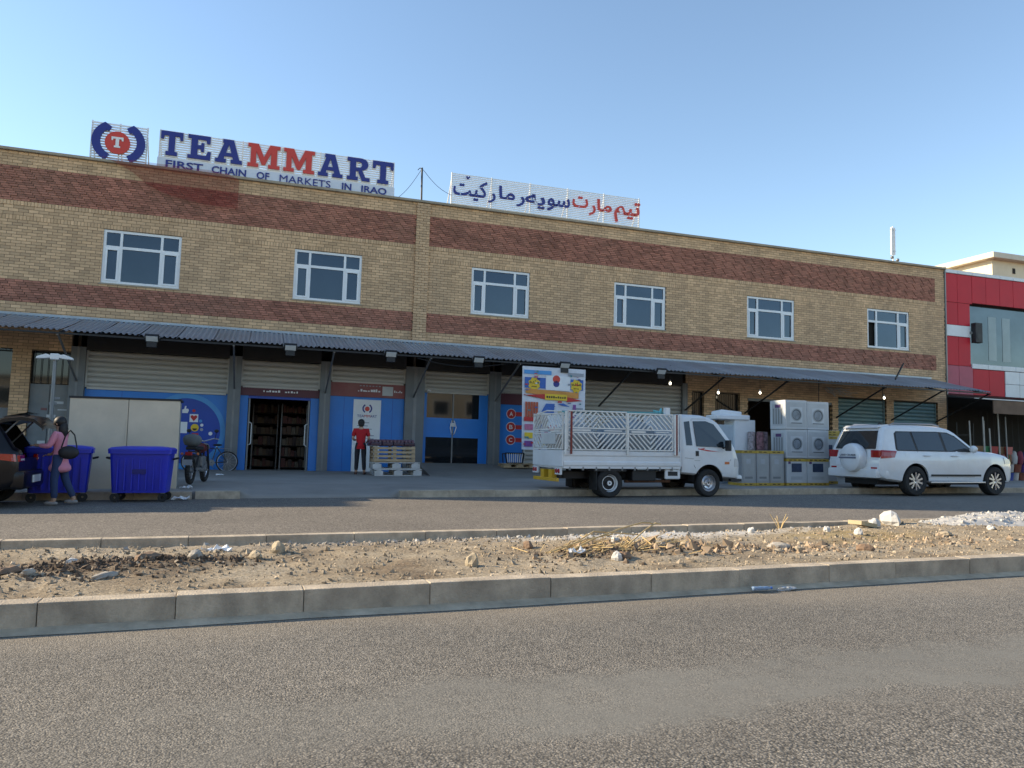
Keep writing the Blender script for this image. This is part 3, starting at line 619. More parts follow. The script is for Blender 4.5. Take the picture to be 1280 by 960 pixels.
box('flashing', CORR, can, -13, 26.8, -.09, -.072, CZ1+.01, CZ1+.08)
for x, m in ((-11.5, STEEL), (-8.0, STEEL), (-4.1, STEEL), (.09, STEEL), (2.74, STEEL), (5.5, STEEL), (8.24, STEEL), (12.0, BLACKM), (15.4, BLACKM), (17.92, BLACKM), (22.07, BLACKM), (24.74, BLACKM), (27.0, BLACKM)):
    b = MB(); b.bar((x, -.05, 2.72), (x, CY+.12, CZ0-.07), .045); b.bar((x, -.04, CZ1-.12), (x, CY+.05, CZ0-.085), .045); o = b.build('bracket', m, can)
for x in (22.55, 25.6, 19.7): MB().cyl((x, -1.9, CZ0+.1), (x, -1.9, 2.5), .015, n=6).build('hanger_rod', BLACKM, can)
# loose bar and lengths of cable
t = bthing('loose_steel_bar', 'black steel bar lying slanted on the canopy near its right end', 'bar', (23.5, -1.0, 4.25)); MB().bar((-.35, -.9, -.12), (.85, -.1, .62), .05).build('bar', BLACKM, t)
t = bthing('hanging_cable', 'thin cable looping under the canopy edge above the glass doors', 'cable', (6.0, -2.5, 3.72)); pts = [(-.9+i*.3, 0, -.02-.16*math.sin(math.pi*i/9)) for i in range(10)]; MB().tube(pts, .012).build('cable', BLACKP, t)
t = bthing('cable_tangle', 'tangled pale cables hanging under the canopy above the appliance cartons', 'cable', (21.6, -.6, 3.75)); b = MB(); rn = random.Random(5)
for k in range(16):
    p = Vector((rn.uniform(-.5, .4), rn.uniform(-.1, .1), rn.uniform(.0, .1))); q = p+Vector((rn.uniform(.2, .7), rn.uniform(-.1, .1), rn.uniform(-.35, .02))); b.tube([p, (p+q)/2+Vector((0, 0, -.06)), q], .012, 5)
b.build('cable', mat('pale_cable', (.35, .34, .31), .7), t)
# floodlights
def flood(loc, label):
    t = bthing('floodlight', label, 'floodlight', loc, 'floodlights along the canopy edge'); M = Matrix.Rotation(R(38), 4, 'X')
    MB().box(-.17, .17, -.05, .03, -.10, .10, M).build('housing', BLACKM, t, bevel=.008); MB().box(-.14, .14, -.062, -.0505, -.075, .075, M).build('lens', mat('lamp_glass', (.55, .57, .58), .15, var=.08), t)
    b = MB(); b.box(-.12, .12, -.03, .05, -.24, -.11); b.build('driver_box', BLACKM, t); b = MB(); b.bar((-.18, 0, 0), (-.18, .16, .08), .02); b.bar((.18, 0, 0), (.18, .16, .08), .02); b.build('yoke', STEEL, t)
for x, s in ((-1.9, 'first canopy floodlight from the left, above the large pale cabinet'), (1.55, 'canopy floodlight above the open shop entrance'), (4.30, 'canopy floodlight above the stacked pallets'), (6.88, 'canopy floodlight above the dark glass doors'), (9.61, 'canopy floodlight in front of the advertising banner'), (12.92, 'rightmost canopy floodlight, right of the advertising banner')): flood((x, -2.72, 3.76), s)
# lit bulbs
BULB = mat('lit_bulb', (1, .93, .8), .4, var=0, emit=2.5)
for (x, y, z), s in (((13.9, -1.6, 3.50), 'lit bulb under the canopy, leftmost of four, beside the rightmost floodlight'), ((15.9, -1.4, 3.30), 'lit bulb hanging in front of the first brick pier'), ((17.75, -1.2, 3.40), 'lit bulb hanging left of the white appliance cartons'), ((23.0, -1.5, 3.45), 'lit bulb hanging in front of the teal shutter')):
    t = bthing('light_bulb', s, 'light bulb', (x, y, z), 'lit bulbs under the canopy'); MB().ball((0, 0, 0), .042, rz=.05).build('globe', BULB, t, smooth='all'); MB().cyl((0, 0, .055), (0, 0, .12), .022).build('socket', WHITEM, t); MB().cyl((0, 0, .12), (0, 0, .62), .006, n=5).build('cord', BLACKP, t)
# ================================================================ ROOFTOP SIGNS
def sign_frame(t, x0, x1, z0, z1, nsl, nup, gap=.5):
    p = (z1-z0)/nsl; L = x1-x0; me = MB().box(-L/2, L/2, 0, .02, 0, p*gap).mesh('slat', WHITEM)
    for i in range(nsl): link('slat', me, t, ((x0+x1)/2, .0, z0+i*p))
    for i in range(nup):
        x = x0+.02+(L-.04)*i/(nup-1); b = MB(); b.box(x-.02, x+.02, .022, .062, z0-.1, z1+.01); b.bar((x, .05, z1-.2), (x, .9, z0-.1), .03); b.build('upright', WHITEM, t)
S2 = math.sqrt(.5)
SL = {
 'T': [[(0, 1), (1, 1), (1, .66), (.88, .66), (.84, .82), (.64, .82), (.64, .16), (.76, .16), (.76, 0), (.24, 0), (.24, .16), (.36, .16), (.36, .82), (.16, .82), (.12, .66), (0, .66)]],
 'E': [[(0, 1), (.96, 1), (.96, .68), (.82, .68), (.78, .83), (.42, .83), (.42, .59), (.56, .59), (.58, .70), (.70, .70), (.70, .32), (.58, .32), (.56, .43), (.42, .43), (.42, .17), (.80, .17), (.86, .36), (1, .36), (.98, 0), (0, 0), (0, .15), (.14, .15), (.14, .85), (0, .85)]],
 'A': [[(.26, 1), (.66, 1), (.90, .16), (1, .16), (1, 0), (.58, 0), (.58, .16), (.66, .16), (.63, .28), (.34, .28), (.31, .16), (.40, .16), (.40, 0), (0, 0), (0, .16), (.09, .16), (.31, .85), (.26, .85)], [(.39, .43), (.59, .43), (.49, .80)]],
 'M': [[(0, 1), (.32, 1), (.50, .46), (.68, 1), (1, 1), (1, .85), (.91, .85), (.91, .15), (1, .15), (1, 0), (.64, 0), (.64, .15), (.72, .15), (.72, .66), (.54, .12), (.44, .12), (.26, .66), (.26, .15), (.34, .15), (.34, 0), (0, 0), (0, .15), (.09, .15), (.09, .85), (0, .85)]],
 'R': [[(0, 1), (.62, 1), (.78, .97), (.88, .88), (.92, .74), (.88, .60), (.80, .52), (.66, .47), (.80, .16), (1, .16), (1, 0), (.66, 0), (.48, .42), (.38, .42), (.38, .16), (.48, .16), (.48, 0), (0, 0), (0, .16), (.12, .16), (.12, .84), (0, .84)], [(.38, .84), (.38, .58), (.54, .58), (.62, .62), (.65, .71), (.62, .80), (.54, .84)]]}
t = bthing('rooftop_sign', 'long rooftop sign with blue and red slab letters TEAMMART and a tagline', 'sign', (0, .4, 0))
sign_frame(t, -2.47, 4.66, 9.64, 10.50, 12, 7, .64)
box('tagline_board', mat('tagline_board', (.62, .66, .74), .5, var=.05), t, -2.49, 4.68, -.03, .021, 9.28, 9.63)
for ch, x0, x1, m in (('T', -2.42, -1.80, SIGNB), ('E', -1.66, -1.0, SIGNB), ('A', -.87, -.09, SIGNB), ('M', .07, 1.03, SIGNR), ('M', 1.14, 2.09, SIGNR), ('A', 2.21, 2.98, SIGNB), ('R', 3.12, 3.85, SIGNB), ('T', 3.94, 4.62, SIGNB)):
    P2 = [[(x0+a*(x1-x0), 9.71+c*.74) for a, c in p] for p in SL[ch]]
    o = link('letter', poly_mesh('letter', P2, m, .018), t, (0, -.055, 0)); link('letter_back', poly_mesh('letter_back', P2, WHITEM, .008, .03), o, (0, .03, 0))
for wd, x0, x1 in (('FIRST', -2.25, -1.20), ('CHAIN', -.95, .05), ('OF', .36, .74), ('MARKETS', 1.05, 2.62), ('IN', 2.98, 3.28), ('IRAQ', 3.60, 4.42)): link('word', fit(text_mesh('word', wd, SIGNB, .3, .008, .0 if 'M' in wd else .006, 1.2), x0, x1, 9.345 if 'Q' not in wd else 9.315, 9.57), t, (0, -.045, 0))
t = bthing('rooftop_sign', 'square rooftop sign with a red disc between two blue arcs', 'sign', (-3.55, .4, 9.93))
sign_frame(t, -.76, .77, -.62, .56, 15, 3, .62)
o = MB().disc(-.03, -.06, .34, -.09, -.03, 32).build('red_disc', SIGNR, t)
o = link('letter', poly_mesh('letter', [[(-.19+a*.32, -.22+c*.32) for a, c in SL['T'][0]]], WHITEM, .012), t, (0, -.105, 0))
for s in (1, -1):
    A = [(math.cos(R(a))*.72, math.sin(R(a))*.66) for a in range(-62, 59, 6)]; Bq = [(math.cos(R(a))*.49, math.sin(R(a))*.45) for a in range(58, -63, -6)]
    pts = A+[(math.cos(R(60))*.80-.04, .60), (math.cos(R(66))*.40, .42)][:0]+[(.20, .44), (.27, .30)]+Bq[2:]
    link('blue_arc', poly_mesh('blue_arc', [[(s*x, z-.04) for x, z in pts]], SIGNB, .03), t, (0, -.075, 0))
box('red_base', SIGNR, t, -.77, -.3, -.05, .0, -.70, -.63)
t = bthing('rooftop_sign', 'long rooftop sign with Kurdish lettering in blue and red on white slats', 'sign', (0, .4, 0))
sign_frame(t, 6.60, 13.71, 9.24, 10.46, 19, 6, .58)
for wd, x0, x1, z0, z1, m in (('\ufe96\ufef4\ufb90', 6.66, 7.86, 9.54, 10.26, SIGNB), ('\ufead', 7.90, 8.16, 9.55, 9.90, SIGNB), ('\ufe8e\ufee3', 8.28, 8.86, 9.74, 10.20, SIGNB), ('\ufead', 8.92, 9.22, 9.55, 9.92, SIGNB), ('\ufeea\ufb58', 9.24, 9.98, 9.50, 10.06, SIGNB), ('\ufeee\ufeb3', 10.06, 10.92, 9.56, 10.06, SIGNB),
                             ('\ufe95', 11.02, 11.62, 9.80, 10.22, SIGNR), ('\ufead', 11.66, 11.92, 9.58, 9.96, SIGNR), ('\ufe8e\ufee3', 11.98, 12.56, 9.78, 10.22, SIGNR), ('\ufee2\ufef4\ufe97', 12.66, 13.70, 9.46, 10.26, SIGNR)):
    me = text_mesh('word', wd, m, 1, .018, .018); link('word', fit(me, x0, x1, z0, z1), t, (0, -.045, 0))
link('accent', poly_mesh('accent', [[(7.08, 10.34), (7.16, 10.25), (7.24, 10.34), (7.20, 10.37), (7.16, 10.32), (7.12, 10.37)]], SIGNB, .03), t, (0, -.06, 0))
# roof pole, wires, antenna
t = bthing('roof_pole', 'thin dark pole on the parapet between the two long rooftop signs', 'pole', (5.56, .2, 9.2)); MB().cyl((0, 0, 0), (-.02, 0, 1.18), .032).build('mast', BLACKM, t); MB().tube([(-.02, 0, 1.16), (-.1, 0, 1.16), (-.16, 0, 1.08)], .012).build('hook', BLACKM, t)
for q, e in (((-.05, 0, 1.1), (-.85, .25, .05)), ((.02, 0, 1.12), (1.05, .2, .45))):
    a, c = Vector(q), Vector(e); MB().tube([a.lerp(c, i/8)-Vector((0, 0, .12*math.sin(math.pi*i/8))) for i in range(9)], .008, 5).build('wire', BLACKP, t)
t = bthing('antenna_mast', 'white panel antennas on a slim mast near the right roof corner', 'antenna', (25.5, .5, 8.5)); MB().cyl((0, 0, 0), (0, 0, 2.35), .03).build('mast', WHITEM, t)
for s in (-1, 1): MB().box(s*.075-.028, s*.075+.028, -.04, .03, 1.15, 2.30).build('antenna_panel', WHITEM, t, bevel=.01)
b = MB(); b.bar((-.14, 0, 2.2), (.14, 0, 2.2), .03); b.bar((-.14, 0, 1.3), (.14, 0, 1.3), .03); b.build('crossbar', STEEL, t)
for q in ((-.15, -.1, 1.0), (.14, -.1, .92), (0, -.12, .78)): MB().ball(q, .07).build('radio_unit', STEEL, t, smooth='all')
# red gauze caught on the parapet under the signs
gz = bthing('red_gauze', 'sheer red gauze hanging over the parapet below the left rooftop signs', 'cloth', (0, -.13, 0)); b = MB()
top = [(-3.9, 9.24), (-2.0, 9.24), (-1.0, 9.24), (-.45, 9.20), (-.12, 9.06)]; bot = [(-3.6, 9.16), (-3.05, 8.90), (-2.6, 8.56), (-2.05, 8.34), (-1.15, 8.2), (-.12, 8.16)]
def pl(pts, t):
    k = t*(len(pts)-1); i = min(int(k), len(pts)-2); f = k-i; return (pts[i][0]*(1-f)+pts[i+1][0]*f, pts[i][1]*(1-f)+pts[i+1][1]*f)
for i in range(41):
    a, c = pl(top, i/40), pl(bot, i/40)
    for j in range(11): q = j/10; b.v.append((a[0]*(1-q)+c[0]*q, .02*math.sin(i*.9+j*.3)*q-.035*(1-q), a[1]*(1-q)+c[1]*q))
for i in range(40):
    for j in range(10): b.f.append((i*11+j, i*11+j+1, (i+1)*11+j+1, (i+1)*11+j))
b.build('gauze', mat('red_gauze', (.22, .015, .012), .8, var=.35, vs=6, alpha=.40), gz, smooth='all')
# advertising banner hanging from the canopy edge
bn = bthing('advertising_banner', 'printed white advertising banner with yellow and red bands hanging behind the truck', 'banner', (9.29, -2.70, 0))
b = MB(); n = 16
for j in range(11):
    for i in range(n+1): x = -1.03+2.06*i/n+(.04*(1-j/10) if i == 0 else 0); b.v.append((x, .015*math.sin(i*.8)*(1-j/10), 1.15+2.5*j/10))
for j in range(10):
    for i in range(n): b.f.append((j*(n+1)+i, j*(n+1)+i+1, (j+1)*(n+1)+i+1, (j+1)*(n+1)+i))
b.build('vinyl_sheet', mat('banner_vinyl', (.62, .64, .70), .5, var=.12, vs=5), bn, smooth='all')
def pr(m, *pts, y=-.022): return link('print', poly_mesh('print', [list(pts)], m, .002), bn, (0, y, 0))
def rect(m, x0, x1, z0, z1, y=-.022): return box('print', m, bn, x0, x1, y-.002, y+.002, z0, z1)
rect(SKYB, -.98, -.1, 3.42, 3.54); rect(GREYPR, .45, .96, 3.42, 3.52); rect(BLPR, -.95, .95, 3.0, 3.32); rect(WHPR, -.28, .52, 2.96, 3.40, -.026)
MB().disc(.06, 3.30, .12, -.032, -.029, 20).build('print', SIGNR, bn); MB().disc(.06, 3.16, .10, -.032, -.029, 20).build('print', SIGNB, bn)
for cx in (-.65, .72): pr(YELPR, *[(cx+(.20 if i % 2 else .16)*math.cos(R(i*22.5)), 3.12+(.22 if i % 2 else .18)*math.sin(R(i*22.5))) for i in range(16)], y=-.028); link('print', fit(text_mesh('w', '\ufee9\ufea9\ufb8b\ufee3', BLACKP, .2, .002, .002), cx-.15, cx+.15, 3.10, 3.24), bn, (0, -.033, 0)); rect(BLACKP, cx-.09, cx+.08, 3.03, 3.05, -.033)
pr(mat('orange_print', (.62, .26, .05), .5, var=.15), (-.92, 2.98), (.80, 2.92), (.80, 2.74), (-.92, 2.84), y=-.030)
pr(REDPR, (-.98, 2.78), (-.2, 2.84), (-.2, 2.66), (-.98, 2.80), y=-.033); pr(REDPR, (.4, 2.78), (.94, 2.68), (.4, 2.62), y=-.033); rect(YELPR, -.3, .42, 2.66, 2.84, -.036)
for k in range(9): rect(BLACKP, -.25+k*.072, -.205+k*.072, 2.72, 2.76+random.uniform(0, .03), -.040)
for k in range(5): rect(mat('orange_red_print', (.45, .09, .04), .5, var=.3, vs=10), -.92+k*.085, -.85+k*.085, 2.08, 2.58, -.026)
rect(REDPR, -.95, -.48, 2.0, 2.12, -.029)
pr(BLPR, (-.40, 2.3), (-.25, 2.55), (.02, 2.55), (.0, 2.22), (-.2, 2.15), y=-.026); pr(BLPR, (.12, 2.55), (.3, 2.58), (.52, 2.48), (.3, 2.50), y=-.026); rect(mat('teal_print', (.05, .22, .25), .5, var=.3, vs=10), .14, .5, 2.2, 2.36, -.026); rect(GREYPR, .6, .95, 2.25, 2.46, -.026); rect(mat('violet_print', (.2, .06, .25), .5, var=.3, vs=9), .62, .72, 2.15, 2.55, -.028)
for r_ in range(3):
    for k in range(5): x = -.92+k*.38; rect([mat('violet_print', (.2, .06, .25)), YELPR, mat('pink_print', (.5, .15, .25), .5, var=.3, vs=9), BLPR, REDPR][(k+r_) % 5], x, x+.26, 1.24+r_*.25, 1.41+r_*.25, -.026)
rn = random.Random(21)
for k in range(70):
    x, z = rn.uniform(-.97, .93), rn.choice((rn.uniform(1.2, 2.6), rn.uniform(2.9, 3.55))); w2, h2 = rn.uniform(.03, .13), rn.uniform(.012, .06)
    if abs(x-.06) < .35 and z > 2.9: continue
    rect(rn.choice((BLPR, REDPR, YELPR, GREYPR, WHPR, SIGNB, mat('teal_print', (.05, .22, .25)), mat('pink_print', (.5, .15, .25)))), x, min(x+w2, 1.0), z, z+h2, -.0415-.0001*k)
# ================================================================ RED BUILDING next door, flush with the brick front
rb = bthing('red_clad_building', 'shop building faced with red and white panels and a large window, at right', 'building'); RX0, RX1 = 27.72, 44.
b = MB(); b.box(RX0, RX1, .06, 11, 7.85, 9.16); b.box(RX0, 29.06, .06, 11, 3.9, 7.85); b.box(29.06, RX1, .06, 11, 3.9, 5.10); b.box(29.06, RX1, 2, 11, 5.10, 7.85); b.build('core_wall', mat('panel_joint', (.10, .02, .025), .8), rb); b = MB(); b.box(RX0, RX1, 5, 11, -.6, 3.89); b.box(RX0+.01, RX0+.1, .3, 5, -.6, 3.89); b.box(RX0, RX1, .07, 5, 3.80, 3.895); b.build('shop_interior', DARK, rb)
box('drain_pipe', STEEL, rb, 27.665, 27.715, -.05, .03, 3.9, 9.25)
def panels(xs, zs, m, y=.02):
    for i in range(len(xs)-1):
        for j in range(len(zs)-1): MB().box(xs[i]+.008, xs[i+1]-.008, y+random.uniform(-.002, .002), .059, zs[j]+.008, zs[j+1]-.008).build('cladding_panel', m, rb, bevel=.004)
cols = [RX0, 28.40, 29.20, 29.98, 30.76, 31.54, 32.32, 33.10, 33.88, 34.66, 35.44, 36.22, 37.0, 37.78, 38.56, 39.34, 40.12, 40.9, 41.68, 42.46, 43.24, 44.]
panels(cols, [9.02, 9.18], WHITEP, -.02); panels(cols[:3], [7.80, 9.02], REDP); panels(cols[2:], [7.85, 9.02], REDP)
panels([RX0, 28.40, 29.06], [6.84, 7.80], REDP); panels([RX0, 29.06], [6.36, 6.84], WHITEP, .0); panels([RX0, 28.40, 29.06], [5.14, 6.36], REDP); panels([RX0, 28.40, 29.16], [3.95, 5.14], PINKP); panels([29.16, 30.05, 30.93], [3.95, 5.05], REDP)
panels([29.10]+cols[3:], [5.06, 5.27], WHITEP, -.01); panels([30.94, 31.75]+cols[6:], [3.95, 4.5, 5.05], WHITEP, .0)
wn = box('display_window', BLACKM, rb, 29.06, RX1, .30, .34, 5.10, 5.27)
b = MB(); [b.box(x-.02, x+.02, .29, .345, 5.28, 7.85) for x in (29.1, 33.0, 36.9, 40.8)]; b.build('mullion', STEEL, wn)
for a, e in ((29.12, 32.98), (33.02, 36.88), (36.92, 40.78), (40.82, 43.9)): box('pane', mat('display_glass', (.085, .105, .115), .05, metal=.6, var=.25, vs=.6), wn, a, e, .31, .32, 5.28, 7.84)
for x in (30.4, 31.2): box('blind', mat('pale_blind', (.16, .20, .22), .3, metal=.3), wn, x, x+.45, .300, .308, 5.5, 7.4)
t = bthing('wall_speaker', 'black box speaker on the left edge of the large shop window', 'speaker', (29.30, -.02, 6.56)); MB().box(-.19, .19, -.18, .05, -.42, .42).build('cabinet', BLACKP, t, bevel=.02); box('bracket', STEEL, t, -.3, -.19, -.05, .03, -.05, .05); MB().disc(0, -.15, .14, -.19, -.181, 20).build('speaker_cone', BLACKM, t)
# cream roof block behind
ph = thing('roof_block', 'cream plastered roof block with a flat overhanging slab behind the red shop', 'building', (39.16, 30, 0)); b = MB(); b.box(0, 9, 0, 8.5, 8, 11.85); b.build('wall', CREAM, ph); MB().box(-.45, 9.4, -.45, 8.9, 11.851, 12.16).build('roof_slab', mat('roof_slab_paint', (.62, .56, .45), .9), ph, bevel=.02); box('vent', DARK, ph, 1.55, 1.75, -.03, -.001, 11.2, 11.5)
for x in (.04, .5): pass
# ================================================================ VEHICLES (local: x forward, y left, z up, origin under the rear axle)
def loft_vehicle(xs, ztop, zbot, W, r=.08, rb=.05, crown=.03):
    T = [0, .03, .08, .16, .26, .36, .46, .56, .66, .75, .83, .90, .95, .98, 1.]; b = MB(); rings = []
    for x in xs:
        zt, zb = ztop(x), zbot(x); H = zt-zb; rr = min(r, H*.45); half = [(0, zb), (W(x, zb)*.7, zb)]
        for t in T:
            z = zb+H*t; y = W(x, z)
            if z > zt-rr: q = (z-(zt-rr))/rr; y -= rr*(1-math.sqrt(max(0, 1-q*q)))
            if z < zb+rb: q = (zb+rb-z)/rb; y -= rb*(1-math.sqrt(max(0, 1-q*q)))
            half.append((y, z))
        yt = half[-1][0]; half += [(yt*.66, zt+crown*.6), (yt*.33, zt+crown*.92), (0, zt+crown)]
        ring = half+[(-y, z) for y, z in reversed(half[1:-1])]; rings.append([(x, y, z) for y, z in ring])
    n = len(rings[0]); b.v = [p for q in rings for p in q]
    for k in range(len(rings)-1):
        for i in range(n): j = (i+1) % n; b.f.append((k*n+i, k*n+j, (k+1)*n+j, (k+1)*n+i))
    b.f += [tuple(range(n-1, -1, -1)), tuple((len(rings)-1)*n+i for i in range(n))]
    return b
def cut(o, cutters):
    bm = bmesh.new(); bm.from_mesh(o.data); bmesh.ops.recalc_face_normals(bm, faces=bm.faces); bm.to_mesh(o.data); bm.free()
    for c in cutters:
        me = c.mesh('cut', BLACKM); co = bpy.data.objects.new('cut', me); COL.objects.link(co); co.parent = o.parent; md = o.modifiers.new('b', 'BOOLEAN'); md.operation = 'DIFFERENCE'; md.solver = 'EXACT'; md.object = co
        bpy.context.view_layer.update(); ev = o.evaluated_get(bpy.context.evaluated_depsgraph_get()); nm = bpy.data.meshes.new_from_object(ev); o.modifiers.clear(); old = o.data; nm.name = old.name; o.data = nm
        while len(nm.materials) > 1: nm.materials.pop()
        nm.polygons.foreach_set('material_index', [0]*len(nm.polygons)); bpy.data.objects.remove(co)
    o.data.polygons.foreach_set('use_smooth', [True]*len(o.data.polygons)); o.data.set_sharp_from_angle(angle=R(40))
def ip(pts): X, Z = zip(*pts); return lambda x: float(np.interp(x, X, Z))
def wheel(parent, x, y, r, w, style, side):      # side -1 = right (y<0)
    t = MB(); t.lathe([(r*.60, -w*.42), (r*.66, -w*.5), (r*.90, -w*.5), (r*.985, -w*.36), (r, -w*.2), (r, w*.2), (r*.985, w*.36), (r*.90, w*.5), (r*.66, w*.5), (r*.60, w*.42)], n=36)
    o = t.build('wheel', RUBBER, parent, (x, y, r), smooth=True)
    d = MB(); f = side*w*.40
    d.lathe([(.02, f*.95), (r*.16, f), (r*.17, f*.6)] , n=20)
    d.lathe([(r*.66, f*1.1), (r*.60, f*1.05), (r*.57, f*.3), (r*.55, -f*.5)], n=36)
    if style == 'spoke':
        for k in range(5):
            for da in (-.17, .17):
                a = 2*math.pi*k/5+da; a2 = 2*math.pi*k/5+da*1.7
                p, q = (r*.12*math.cos(a), f*.92, r*.12*math.sin(a)), (r*.60*math.cos(a2), f*.95, r*.60*math.sin(a2)); d.bar(p, q, r*.07, r*.12)
    elif style == 'steel':
        d.lathe([(r*.16, f*.9), (r*.26, f*.55), (r*.40, f*.7), (r*.52, f*.35), (r*.57, f*.3)], n=30)
        for k in range(5): a = 2*math.pi*k/5; d.cyl((r*.27*math.cos(a), f*.5, r*.27*math.sin(a)), (r*.27*math.cos(a), f*.95, r*.27*math.sin(a)), r*.045, n=6)
    else:
        d.lathe([(r*.50, f*.2), (r*.44, f*.1)], n=30)
    d.build('rim', ALLOY if style != 'dual' else WHITEM, o, smooth=True)
    h = MB().lathe([(r*.01, -f*.35), (r*.56, -f*.4)], n=30); h.build('brake_disc', BLACKM, o)
    return o
def arch_liner(parent, x, y0, y1, r, zc):
    b = MB(); n = 18
    for i in range(n+1): a = math.pi*i/n; b.v += [(x+r*math.cos(a), y0, zc+r*math.sin(a)), (x+r*math.cos(a), y1, zc+r*math.sin(a))]
    for i in range(n): b.f.append((2*i, 2*i+1, 2*i+3, 2*i+2))
    b.v += [(x, min(y0, y1, key=abs), zc)]; k = len(b.v)-1; s = 0 if abs(y0) < abs(y1) else 1
    for i in range(n): b.f.append((k, 2*i+s, 2*i+2+s))
    return b.build('wheel_liner', BLACKP, parent)
def surf(poly, W, side, eps, thick=.004):        # polygon in x,z laid on the body side
    n = len(poly); b = MB(); b.v = [(x, side*(W(x, z)+eps), z) for x, z in poly]+[(x, side*(W(x, z)+eps-thick), z) for x, z in poly]
    f = tuple(range(n)); b.f = [f if side < 0 else f[::-1]]+[(i, n+i, n+(i+1) % n, (i+1) % n) for i in range(n)]; return b
CG = mat('car_glass', (.018, .026, .034), .04, var=.1, spec=.7, metal=.1)
def qsurf(q, W, side, eps=.012, thick=.03, nu=8, nv=4):      # bilinear patch on the body side, follows its curve
    b = MB()
    for t in (0, thick):
        for j in range(nv+1):
            for i in range(nu+1):
                u, v = i/nu, j/nv; x = (q[0][0]*(1-u)+q[1][0]*u)*(1-v)+(q[3][0]*(1-u)+q[2][0]*u)*v; z = (q[0][1]*(1-u)+q[1][1]*u)*(1-v)+(q[3][1]*(1-u)+q[2][1]*u)*v
                b.v.append((x, side*(W(x, z)+eps-t), z))
    n = nu+1; o = n*(nv+1)
    for j in range(nv):
        for i in range(nu): f = (j*n+i, j*n+i+1, (j+1)*n+i+1, (j+1)*n+i); b.f.append(f if side < 0 else f[::-1])
    rg = [i for i in range(n)]+[j*n+nu for j in range(1, nv+1)]+[nv*n+i for i in range(nu-1, -1, -1)]+[j*n for j in range(nv-1, 0, -1)]
    for k in range(len(rg)): b.f.append((rg[k], rg[(k+1) % len(rg)], o+rg[(k+1) % len(rg)], o+rg[k]))
    return b
# ---------------- white off-road car
suv = thing('off_road_car', 'white off-road car with a covered spare wheel on its tailgate', 'car', (16.96, 16.28, 0), R(-.5))
zt = ip([(-1.14, .98), (-1.12, 1.05), (-1.06, 1.22), (-.86, 1.72), (-.80, 1.79), (-.68, 1.835), (-.3, 1.86), (.5, 1.865), (1.1, 1.85), (1.42, 1.79), (1.60, 1.70), (2.20, 1.245), (2.28, 1.205), (2.9, 1.165), (3.35, 1.09), (3.58, .98), (3.70, .84)])
zb = ip([(-1.14, .56), (-1.05, .46), (-.8, .40), (-.5, .36), (3.1, .36), (3.5, .34), (3.70, .42)])
def Wsuv(x, z):
    w = np.interp(z, [.3, .5, .75, 1.0, 1.14, 1.20, 1.80, 1.9], [.935, .965, .985, .975, .955, .925, .755, .72])
    return float(w*np.interp(x, [-1.14, -1.05, -.85, -.5, 2.7, 3.2, 3.5, 3.70], [.90, .945, .985, 1, 1, .965, .90, .78]))
xs = sorted(set([-1.14, -1.13, -1.11, -1.08, -1.04]+[-1.0+.05*i for i in range(94)]+[3.70])); xs = [x for x in xs if x <= 3.70]
body = loft_vehicle(xs, zt, zb, Wsuv, .09).build('body', WPAINT, suv); AR = .46
cut(body, [MB().cyl((x, s*.60, .40), (x, s*1.2, .40), AR, n=40) for x in (0, 2.85) for s in (-1, 1)])
for x in (0, 2.85):
    for s in (-1, 1): arch_liner(suv, x, s*.605, s*.93, AR-.008, .40); wheel(suv, x, s*.84, .392, .27, 'spoke', s)
MB().box(-.9, 3.4, -.58, .58, .28, .5).build('chassis', BLACKP, suv)
